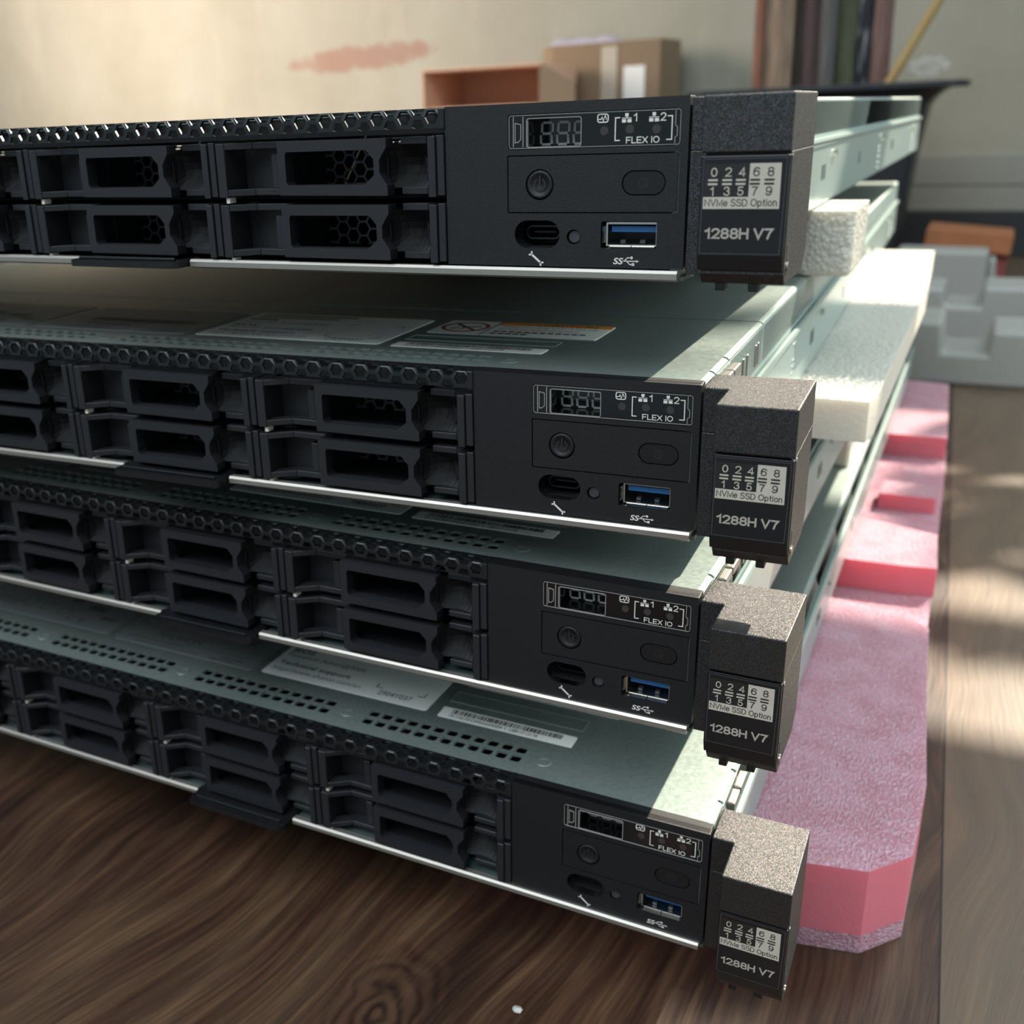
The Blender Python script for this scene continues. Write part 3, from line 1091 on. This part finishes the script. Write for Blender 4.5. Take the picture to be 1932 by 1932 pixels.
    # --- stickers on the covers
    def sticker(name, mat, x0, x1, y0, y1, r=1.2):
        b = MB()
        b.plate([rrect(x0, x1, y0, y1, r)], XY, 0.0, 0.18)
        return part(b, name, mat, root), MB()
    H = 0.24
    # support sticker
    s, p = sticker('support_label', 'label', -151.5, -65.0, 33.7, 86)
    for txt, y, x1, bo in (('Password: Admin@9000', 62.5, -104.5, 0.0), ('BIOS', 56.0, -136.5, 0.02), ('Password: Admin@9000', 51.0, -106, 0.0),
                           ('Technical support', 43.0, -109.5, 0.025), ('https://www.xfusion.com/en', 37.3, -101, 0.0)):
        p.text(txt, XY, -148.5, x1, y, y + 4.2, H, bo)
    flat(p, [rect(-148.5, -100, 80.4, 82.6), rect(-148.5, -106, 75.4, 77.4), rect(-148.5, -134, 69.6, 72.2)], XY, H)
    p.text('2904Y037', XY, -91.5, -74.8, 37.5, 41.2, H, 0.01)
    for pts in ([(-94.5, 46), (-94.5, 43), (-91.5, 43)], [(-73.5, 43), (-70.5, 43), (-70.5, 46)], [(-94.5, 65), (-94.5, 68), (-91.5, 68)], [(-73.5, 68), (-70.5, 68), (-70.5, 65)]):
        for q in stroke(pts, 0.6):
            flat(p, [q], XY, H)
    part(p, 'support_label_print', 'greyink', s)
    # serial number strip
    s, p = sticker('serial_label', 'label', -59, 1.4, 32.4, 40.5, 0.5)
    rnd = random.Random(3)
    x = -54.0
    while x < -4.5:
        w = rnd.choice((0.28, 0.28, 0.55, 0.8))
        flat(p, [rect(x, x + w, 36.3, 39.6)], XY, H)
        x += w + rnd.choice((0.28, 0.3, 0.55))
    p.text('SN: 2106195DCNMXHGA000004  Y  1288H V7-131198', XY, -54, -14, 33.4, 35.6, H, 0.0)
    part(p, 'serial_label_print', 'ink', s)
    # caution sticker
    s, p = sticker('caution_label', 'label', -57.5, 12.5, 60.8, 88)
    flat(p, [rect(-34.5, 12.3, 82.0, 87.8)], XY, 0.2, 0)
    p.text('CAUTION', XY, -16, 6, 82.9, 87.0, H, 0.02, 1)
    for q in stroke([(-23, 83), (-20, 87), (-17, 83), (-23, 83)], 0.5) + stroke([(-34.7, 61), (-34.7, 87.8)], 0.7):
        flat(p, [q], XY, H, 1)
    for t, y, x1 in (('Avoid mounting load on the top', 77.0, 8), ('of rack mounted equipment', 72.0, 2)):
        p.text(t, XY, -31.5, x1, y, y + 3.6, H, 0.0, 1)
    for k in range(12):
        flat(p, [rect(-31.5 + 3.2 * k, -29.1 + 3.2 * k, 67.4, 69.8)], XY, H, 1)
    for k in range(5):
        flat(p, [rect(-31.5 + 3.2 * k, -29.1 + 3.2 * k, 63.2, 65.6)], XY, H, 1)
    for q in stroke([(-46 + 9.2 * math.cos(a * PI / 16), 74.5 + 9.2 * math.sin(a * PI / 16)) for a in range(33)], 1.7) + stroke([(-52, 80.5), (-40, 68.5)], 1.6):
        flat(p, [q], XY, H, 2)
    for q in stroke([(-51, 70), (-48, 77), (-45.5, 71), (-51, 70)], 0.7) + stroke([(-46, 74), (-40.5, 76)], 1.4):
        flat(p, [q], XY, H + 0.03, 1)
    part(p, 'caution_label_print', ['orange', 'ink', 'red'], s)
    # maker sticker
    s, p = sticker('maker_label', 'greylabel', -240, -156.5, 32.4, 82)
    p.text('XFUSION', XY, -222, -194, 42.5, 47.0, H, 0.03)
    flat(p, [rect(-232, -160, 40.6, 41.0), rect(-236, -200, 37.6, 38.6), rect(-230, -190, 34.6, 35.4), rect(-178, -164, 36.5, 37.6), rect(-182, -168, 34.0, 35.0)], XY, H)
    x = -225.0
    while x < -168:
        w = rnd.choice((0.6, 0.6, 1.1, 1.6))
        flat(p, [rect(x, x + w, 52, 58.5)], XY, H)
        x += w + rnd.choice((0.6, 0.7, 1.1))
    part(p, 'maker_label_print', 'greyink', s)
    # regulatory sticker
    s, p = sticker('regulatory_label', 'greylabel', -345, -246, 33.6, 82)
    p.text('CE', XY, -280, -266, 37.5, 43.0, H, 0.0)
    flat(p, [rect(-292, -284, 56, 61)], XY, H)
    flat(p, [rect(-276, -264, 52, 57), rect(-340, -315, 46, 47), rect(-340, -318, 43.6, 44.6), rect(-338, -320, 41, 42), rect(-262, -252, 45, 48)], XY, H)
    for cx, cy, r in ((-304, 60, 5.5), (-312, 47, 4.5), (-299, 46.5, 4.0), (-286, 45, 4)):
        for q in stroke([(cx + r * math.cos(a * PI / 12), cy + r * math.sin(a * PI / 12)) for a in range(25)], 0.6):
            flat(p, [q], XY, H)
    part(p, 'regulatory_label_print', 'greyink', s)
    return root


def place_server(r, x, y, z, yaw, roll, pitch):
    Rz, Ry, Rx = Matrix.Rotation(yaw, 4, 'Z'), Matrix.Rotation(roll, 4, 'Y'), Matrix.Rotation(pitch, 4, 'X')
    R = Rz @ Ry @ Rx
    off = R @ Vector((0, 0, -50.5))
    m = R.copy()
    m.translation = W(x + off.x, y + off.y, z + off.z)
    r.matrix_world = m


POSES = [(-141.40242, 318.18988, 2.93977, -0.00258, -0.00225, -0.00133), (-135.04596, 322.20569, -79.79775, 0.01759, -0.00444, -0.00031),
         (-132.3379, 325.52618, -150.58658, -0.01068, 0.00083, -0.00542), (-123.69636, 326.01347, -240.7232, -0.00433, 0.00584, 0.00701)]
LABELS = ['topmost rack server of the stack, with only its black front and silver flank in view',
          'second rack server from the top, orange caution sticker in view on its grey cover',
          'third rack server from the top, white sticker half hidden under the server above it',
          'lowest rack server of the stack, lying on the pink foam just above the floor']
first = build_server()
servers = [first] + [copy_tree(first) for _ in range(3)]
for s, p, l in zip(servers, POSES, LABELS):
    place_server(s, *p)
    tag(s, l, 'server', 'rack servers in the stack')
# ------------------------------------------------------------------ packing foam under, between and beside the servers
g = Mat('pink_foam_skin', (226, 150, 164), 0.28, 0.0, 0.8)
v = g.co(scale=(1 / U, 1 / U, 1 / U))
mp = g.node('ShaderNodeMapping')
mp.inputs['Scale'].default_value = (1.0, 0.45, 1.0)
mp.inputs['Rotation'].default_value = (0, 0, math.radians(-22))
g.link(v, mp.inputs['Vector'])
h = g.noise(mp.outputs[0], 0.8, 3, 0.6)
h2 = g.noise(v, 0.05, 2)
g.base(g.mix(g.ramp(h, [(0.48, (0, 0, 0)), (0.68, (215, 215, 215))]), g.mix(g.ramp(h2, [(0.4, (0, 0, 0)), (0.6, (255, 255, 255))]), (198, 132, 150), (208, 150, 168)), (232, 206, 218)))  # pale speckles are glints off the bumps, put into the colour
g.bump(h, 1.0, 0.0030)
g.b.inputs['Subsurface Weight'].default_value = 0.25
g.b.inputs['Subsurface Radius'].default_value = (0.012, 0.004, 0.005)
g.b.inputs['Subsurface Scale'].default_value = 1.0
M['pinkskin'] = g.m
g = Mat('pink_foam_cut', (212, 116, 128), 0.55, 0.0, 0.3)
v = g.co(scale=(1 / U, 1 / U, 1 / U))
h = g.noise(v, 0.5, 2)
g.bump(h, 0.2, 0.0006)
g.b.inputs['Subsurface Weight'].default_value = 0.3
g.b.inputs['Subsurface Radius'].default_value = (0.02, 0.005, 0.006)
g.b.inputs['Subsurface Scale'].default_value = 1.0
M['pinkcut'] = g.m
g = Mat('white_foam_skin', (192, 190, 180), 0.32, 0.0, 0.6)
v = g.co(scale=(1 / U, 1 / U, 1 / U))
vo = g.node('ShaderNodeTexVoronoi', Scale=0.42)
g.link(v, vo.inputs['Vector'])
hb = g.noise(v, 0.16, 2, 0.5)
g.bump(g.math('ADD', g.math('MULTIPLY', vo.outputs['Distance'], -0.9), hb), 0.6, 0.0018)
g.b.inputs['Subsurface Weight'].default_value = 0.25
g.b.inputs['Subsurface Radius'].default_value = (0.012, 0.010, 0.008)
g.b.inputs['Subsurface Scale'].default_value = 1.0
M['whiteskin'] = g.m
g = Mat('white_foam_cut', (218, 208, 194), 0.5, 0.0, 0.3)
v = g.co(scale=(1 / U, 1 / U, 1 / U))
h = g.noise(v, 0.35, 2)
g.bump(h, 0.35, 0.001)
g.b.inputs['Subsurface Weight'].default_value = 0.25
g.b.inputs['Subsurface Radius'].default_value = (0.012, 0.010, 0.008)
g.b.inputs['Subsurface Scale'].default_value = 1.0
M['whitecut'] = g.m
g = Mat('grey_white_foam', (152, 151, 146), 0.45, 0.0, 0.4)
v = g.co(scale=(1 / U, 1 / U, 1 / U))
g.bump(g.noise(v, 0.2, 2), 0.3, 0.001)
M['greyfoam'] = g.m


def foam(name, mb, mats, label, cat, group=None, loc=(0, 0, 0), bevel=2.2):
    o = mb.obj(name, mats, None, bevel, origin=loc)
    o.location = W(*loc)
    tag(o, label, cat, group)
    return o


TOP = -291.6
# pink cradle: one long bar with two crosswise channels, the near end with a clipped corner
b = MB()


def slab(b, poly, z0, z1):
    n = len(poly)
    b.add([(p[0], p[1], z0) for p in poly], [tuple(range(n))[::-1]], 1)
    b.add([(p[0], p[1], z1) for p in poly], [tuple(range(n))], 0)
    for i in range(n):
        p, q = poly[i], poly[(i + 1) % n]
        zs = [z0, z0 + 9, z1] if z0 < FZ + 1 else [z0, z1]
        for k, (za, zb) in enumerate(zip(zs[:-1], zs[1:])):
            b.add([(p[0], p[1], za), (q[0], q[1], za), (q[0], q[1], zb), (p[0], p[1], zb)], [(0, 1, 2, 3)], 0 if len(zs) == 3 and k == 0 else 1)


EDGE = [(6, 415), (8, 470), (3, 560), (0, 640)]
sl = [(-190, 380), (-40, 391), (-9, 397)] + EDGE + [(-10, 651), (-50, 661), (-190, 664)]
slab(b, sl, FZ + 0.2, TOP)
lowp = [(-190, 640), (-0.3, 640), (-5, 1040), (-14, 1280), (-62, 1288), (-190, 1288)]
slab(b, lowp, FZ + 0.2, TOP - 20.9)
slab(b, [(-190, 728), (-20, 733), (0, 736), (-3, 800), (-35, 812), (-60, 822), (-190, 824)], TOP - 21, TOP)
slab(b, [(-50, 905), (-8, 905), (-9, 940), (-50, 940)], TOP - 21, TOP - 8)
slab(b, [(-190, 1056), (-7, 1060), (-14, 1278), (-62, 1288), (-190, 1288)], TOP - 21, TOP)
foam('foam_cradle', b, ['pinkskin', 'pinkcut'], 'long pink foam bar with crosswise channels under the lowest server, on the floor', 'packing foam', loc=(-60, 800, FZ))

# white spacer slab between second and third server
b = MB()


def two_tone(b, x0, x1, y0, y1, z0, z1):
    b.add([(x0, y0, z1), (x1, y0, z1), (x1, y1, z1), (x0, y1, z1)], [(0, 1, 2, 3)], 0)
    b.add([(x0, y0, z0), (x1, y0, z0), (x1, y1, z0), (x0, y1, z0), (x0, y0, z1), (x1, y0, z1), (x1, y1, z1), (x0, y1, z1)],
          [(0, 3, 2, 1), (0, 1, 5, 4), (1, 2, 6, 5), (2, 3, 7, 6), (3, 0, 4, 7)], 1)


poly = [(-100, 526), (-37.5, 526), (-35.5, 540), (-34, 700), (-33, 900), (-38, 1060), (-39, 1112), (-100, 1112)]
n = len(poly)
z0, z1 = -150.4, -130.6
b.add([(x, y, z1) for x, y in poly], [tuple(range(n))], 0)
b.add([(x, y, z0) for x, y in poly], [tuple(range(n))[::-1]], 1)
for i in range(n):
    p, q = poly[i], poly[(i + 1) % n]
    b.add([(p[0], p[1], z0), (q[0], q[1], z0), (q[0], q[1], z1), (p[0], p[1], z1)], [(0, 1, 2, 3)], 1)
foam('foam_slab', b, ['whiteskin', 'whitecut'], 'long white foam slab sticking out between the second and third server', 'packing foam', loc=(-70, 800, -150.4))

b = MB()
two_tone(b, -135, -55.5, 563, 628, -79.6, -48.4)
foam('foam_block', b, ['whiteskin', 'whiteskin'], 'small white foam block on the second server, holding up the topmost server', 'packing foam', loc=(-90, 595, -79.6), bevel=3)
b = MB()
two_tone(b, -125, -63.5, 766, 850, -238.0, -204.5)
foam('foam_block', b, ['whiteskin', 'whitecut'], 'white foam block wedged between the third and lowest server', 'packing foam', loc=(-95, 800, -238))


# white notched corner pieces on the floor behind, at the right
def notch_piece(y0, y1, pts, label, dx=0):
    b = MB()
    b.prism(pts, XZ, y0, y1)
    cx = sum(p[0] for p in pts) / len(pts)
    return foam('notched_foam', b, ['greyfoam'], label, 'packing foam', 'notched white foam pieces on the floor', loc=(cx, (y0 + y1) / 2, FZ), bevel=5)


z = FZ + 0.2
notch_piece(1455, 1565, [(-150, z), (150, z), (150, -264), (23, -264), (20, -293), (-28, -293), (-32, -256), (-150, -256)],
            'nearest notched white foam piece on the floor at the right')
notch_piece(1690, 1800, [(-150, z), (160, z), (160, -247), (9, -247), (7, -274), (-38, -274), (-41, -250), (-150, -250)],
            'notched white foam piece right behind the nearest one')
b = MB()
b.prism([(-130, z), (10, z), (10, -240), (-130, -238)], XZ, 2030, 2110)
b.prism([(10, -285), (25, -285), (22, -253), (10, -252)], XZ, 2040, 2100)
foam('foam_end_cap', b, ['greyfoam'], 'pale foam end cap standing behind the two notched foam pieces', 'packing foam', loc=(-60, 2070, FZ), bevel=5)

# ------------------------------------------------------------------ orange-brown box lying near the skirting
g = Mat('brown_cardboard', (168, 122, 84), 0.8, 0.0, 0.2)
v = g.co(scale=(1 / U, 1 / U, 1 / U))
nn = g.noise(v, 0.03, 3)
g.base(g.mix(nn, (150, 96, 66), (170, 114, 80)))
M['card'] = g.m
g = Mat('dull_cardboard', (140, 120, 98), 0.8, 0.0, 0.2)
M['carddull'] = g.m
g = Mat('reddish_cardboard', (226, 182, 154), 0.8, 0.0, 0.2)
M['cardred'] = g.m
g = Mat('dark_red_card', (128, 62, 56), 0.7)
M['cardmaroon'] = g.m
g = Mat('clear_tape', (190, 180, 164), 0.15)
M['tape'] = g.m

b = MB()
b.prism([(-100, -262), (46, -276), (48, -240), (-98, -228)], XZ, 2290, 2420)
b.prism([(-96, FZ + 0.2), (40, FZ + 0.2), (44, -276), (-98, -262)], XZ, 2310, 2415, 1)
o = b.obj('cardboard_box', ['card', 'cardmaroon'], None, 2, origin=(-25, 2350, FZ))
o.location = W(-25, 2350, FZ)
tag(o, 'flat orange-brown cardboard box on the floor right of the black tub', 'box')


# ------------------------------------------------------------------ cardboard boxes by the wall
def open_box():
    r = empty('cardboard_box', W(-1030, 2420, FZ))
    og = (-1030, 2420, FZ)
    b = MB()
    x0, x1, y0, y1, zt = -1176, -886, 2340, 2560, 104
    t = 5
    zb = FZ + 0.3
    b.box(x0, x0 + t, y0, y1, zb, zt)
    b.box(x1 - t, x1, y0, y1, zb, zt)
    b.box(x0 + t, x1 - t, y1 - t, y1, zb, zt)
    b.box(x0 + t, x1 - t, y0, y1 - t, zt - t, zt)
    b.box(x0 + t, x1 - t, y0, y1 - t, zb, zb + t)
    b.box(x0 + t, x1 - t, y0 + 10, y1 - t, 18, 18 + t)
    b.obj('carton', 'cardred', r, 1.0, origin=og)
    b = MB()
    b.prism([(x1 - 3, zt - 1), (x1 + 78, 60), (x1 + 78, -150), (x1 - 3, -150)], XZ, y0 - 12, y0 - 7)
    b.obj('flap', 'carddull', r, 0.8, origin=og)
    b = MB()
    b.box(-1110, -1040, y0 + 20, y1 - 60, zt, zt + 1.2)
    b.obj('tape_strip', 'tape', r, origin=og)
    tag(r, 'open reddish cardboard box with a side flap out, by the wall', 'box')


open_box()


def closed_box():
    og = (-835, 2570, FZ)
    r = empty('cardboard_box', W(*og))
    b = MB()
    x0, x1, y0, y1, zt = -955, -693, 2570, 2720, 150
    zb = FZ + 0.3
    b.prism([(x0, y0 + 18), (x1, y0), (x1 + 12, y1 - 18), (x0 - 72, y1)], XY, zb, zt)
    b.obj('carton', 'carddull', r, 1.5, origin=og)
    b = MB()
    b.prism([(-832, y0 + 8), (-794, y0 + 5), (-794, y0 + 9), (-832, y0 + 12)], XY, zb + 20, zt - 10)
    b.obj('tape_strip', 'tape', r, origin=og)
    b = MB()
    b.prism([(-778, y0 + 4), (-728, y0 + 0.6), (-728, y0 + 4), (-778, y0 + 8)], XY, -20, 96)
    b.obj('box_label', 'label', r, origin=og)
    tag(r, 'taller closed cardboard box with a white label, behind the open box', 'box')


closed_box()

# lilac bubble wrap lying on the taller box
g = Mat('lilac_film', (196, 188, 204), 0.3, 0.0, 0.5)
g.b.inputs['Alpha'].default_value = 0.75
M['lilac'] = g.m
b = MB()
nx, ny = 24, 10
vs, fs = [], []
for sgn in (1, -1):
    for i in range(nx + 1):
        for j in range(ny + 1):
            x = -985 + 185 * i / nx
            y = 2620 + 70 * j / ny
            edge = min(i, nx - i, 3) / 3 * min(j, ny - j, 2) / 2
            zz = 150 + 0.4 + (14 + 8 * noise.noise(Vector((x * 0.03, y * 0.05, 1.3)))) * edge * (1 if sgn > 0 else 0.02)
            vs.append((x, y, zz))
for s in range(2):
    for i in range(nx):
        for j in range(ny):
            a = s * (nx + 1) * (ny + 1) + i * (ny + 1) + j
            fs.append((a, a + ny + 1, a + ny + 2, a + 1))
b.add(vs, fs)
o = b.obj('bubble_wrap', 'lilac', None, smooth=True, origin=(-890, 2655, 150))
o.location = W(-890, 2655, 150)
tag(o, 'lilac plastic wrap lying on top of the taller cardboard box', 'plastic wrap')

# ------------------------------------------------------------------ black tub with boards and a stick
TY = 2250
g = Mat('black_tub_plastic', (40, 43, 48), 0.38)
M['tub'] = g.m


def ring(hx, hy, z, r, cx=-305, cy=TY + 90):
    return [(cx + p[0], cy + p[1], z) for p in rrect(-hx, hx, -hy, hy, r, 7)]


tub = empty('plastic_tub', W(-305, TY + 90, FZ))
og = (-305, TY + 90, FZ)
b = MB()
b.loop_tube([ring(148, 82, FZ + 0.3, 30), ring(158, 90, -262, 32), ring(172, 98, -100, 36), ring(184, 106, -10, 38), ring(196, 112, 8, 40), ring(214, 122, 19, 44)], False)
b.add(ring(148, 82, FZ + 0.3, 30), [tuple(range(32))])
b.loop_tube([ring(210, 119, 19, 44), ring(180, 102, -10, 36), ring(168, 94, -100, 34), ring(146, 80, FZ + 6, 28)], False)
b.add(ring(146, 80, FZ + 6, 28), [tuple(range(32))])
b.obj('tub_body', 'tub', tub, smooth=True, origin=og)
b = MB()
b.loop_tube([ring(208, 118, 19, 44), ring(246, 140, 20, 52), ring(246, 140, 30, 52), ring(208, 118, 29, 44), ring(208, 118, 19, 44)], False)
b.obj('tub_rim', 'tub', tub, 1.0, smooth=False, origin=og)
tag(tub, 'black plastic tub with a flat rim behind the topmost server', 'tub')

BO = [('red_brown', (158, 104, 82), -423, -404, 0, 260), ('tan', (162, 136, 114), -404, -352, 6, 300), ('green_brown', (76, 70, 58), -353, -337, 26, 270), ('plum', (92, 70, 70), -338, -300, 18, 290),
      ('grey', (104, 101, 98), -301, -273, -6, 280), ('olive', (96, 98, 72), -274, -239, 14, 265), ('dark_navy', (44, 48, 58), -240, -209, 24, 285), ('pinkish', (134, 100, 94), -210, -178, 8, 275)]
BL = ['narrow red-brown board, leftmost of those standing in the black tub', 'wide tan board standing second from left in the black tub', 'narrow green-brown board between the tan and plum boards in the tub',
      'plum-brown board standing between green-brown and grey boards in the tub', 'grey board standing in the middle of the black tub', 'olive board standing right of the grey board in the tub',
      'dark navy board with a coloured-in white highlight, standing in the tub', 'pinkish-brown board, rightmost of those standing in the black tub']
for (nm, colr, x0, x1, dy, top), lb in zip(BO, BL):
    g = Mat('board_' + nm, colr, 0.7)
    v = g.co(scale=(1 / U * 0.12, 1 / U * 0.12, 1 / U * 0.008))
    nn = g.noise(v, 1.0, 3)
    colr = tuple(int(q * 0.84) for q in colr)
    dark = tuple(int(q * 0.62) for q in colr)
    lite = tuple(min(255, int(q * 1.22)) for q in colr)
    g.base(g.ramp(nn, [(0.3, dark), (0.5, colr), (0.7, lite)]))
    if nm == 'dark_navy':
        g.base(g.ramp(nn, [(0.3, colr), (0.56, colr), (0.66, (196, 194, 188))]))  # white highlight put into the navy colour as a streak
    M['b_' + nm] = g.m
    x0, x1 = x0 - 20, x1 - 20
    b = MB()
    loops = []
    y0 = TY + 70 + dy
    for k in range(9):
        f = k / 8
        z = FZ + 6.5 + (top - FZ - 6.5) * f
        wv = 2.5 * math.sin(f * 5)
        loops.append([(x0 + wv, y0 + 2, z), ((x0 + x1) / 2 + wv, y0 - 3, z), (x1 + wv, y0 + 2, z), (x1 + wv, y0 + 20, z), (x0 + wv, y0 + 20, z)])
    b.loop_tube(loops)
    o = b.obj('wooden_board', 'b_' + nm, None, 1.5, origin=((x0 + x1) / 2, y0, FZ + 6.5))
    o.location = W((x0 + x1) / 2, y0, FZ + 6.5)
    tag(o, lb, 'board', 'boards standing in the black tub')

g = Mat('bamboo_stick', (176, 148, 96), 0.5)
M['bamboo'] = g.m
b = MB()
p0, p1 = Vector((-218, TY + 64, -18)), Vector((-96, TY + 60, 222))
ax = (p1 - p0).normalized()
s1 = ax.cross(Vector((0, 1, 0))).normalized()
s2 = ax.cross(s1)
loops = []
for k in range(25):
    f = k / 24
    r = 8.2 if k % 8 else 8.9
    c = p0 + (p1 - p0) * f
    loops.append([tuple(c + s1 * r * math.cos(a * PI / 6) + s2 * r * math.sin(a * PI / 6)) for a in range(12)])
b.loop_tube(loops)
o = b.obj('bamboo_stick', 'bamboo', None, smooth=True, origin=tuple(p0))
o.location = W(*p0)
tag(o, 'yellowish bamboo stick leaning out of the black tub to the right', 'stick')

# crumpled clear film in the tub
g = Mat('clear_film', (226, 226, 224), 0.12, 0.0, 0.8)
g.b.inputs['Alpha'].default_value = 0.15
M['film'] = g.m
bm = bmesh.new()
bmesh.ops.create_icosphere(bm, subdivisions=4, radius=1)
b = MB()
vs = []
for vv in bm.verts:
    q = vv.co
    k = 1 + 0.55 * noise.noise(q * 2.3) + 0.3 * abs(noise.noise(q * 5.1))
    vs.append((-130 + q.x * 30 * k, TY + 70 + q.y * 22 * k, 56 + q.z * 16 * k))
b.add(vs, [tuple(v.index for v in f.verts) for f in bm.faces])
bm.free()
o = b.obj('plastic_film', 'film', None, origin=(-130, TY + 70, 56))
o.location = W(-130, TY + 70, 56)
tag(o, 'crumpled clear plastic film at the right end of the black tub', 'plastic film')

# white crumb of foam on the floor
bm = bmesh.new()
bmesh.ops.create_icosphere(bm, subdivisions=2, radius=1)
b = MB()
b.add([(-125.4 + v.co.x * 2.2 * (1 + 0.5 * noise.noise(v.co * 1.9)), 308.4 + v.co.y * 1.7 * (1 + 0.4 * noise.noise(v.co * 2.3)), FZ + 1.0 + v.co.z * 1.0) for v in bm.verts],
      [tuple(v.index for v in f.verts) for f in bm.faces])
bm.free()
o = b.obj('foam_crumb', 'whiteskin', None, origin=(-125.4, 308.4, FZ))
o.location = W(-125.4, 308.4, FZ)
tag(o, 'tiny white foam crumb on the wooden floor in front of the servers', 'crumb')
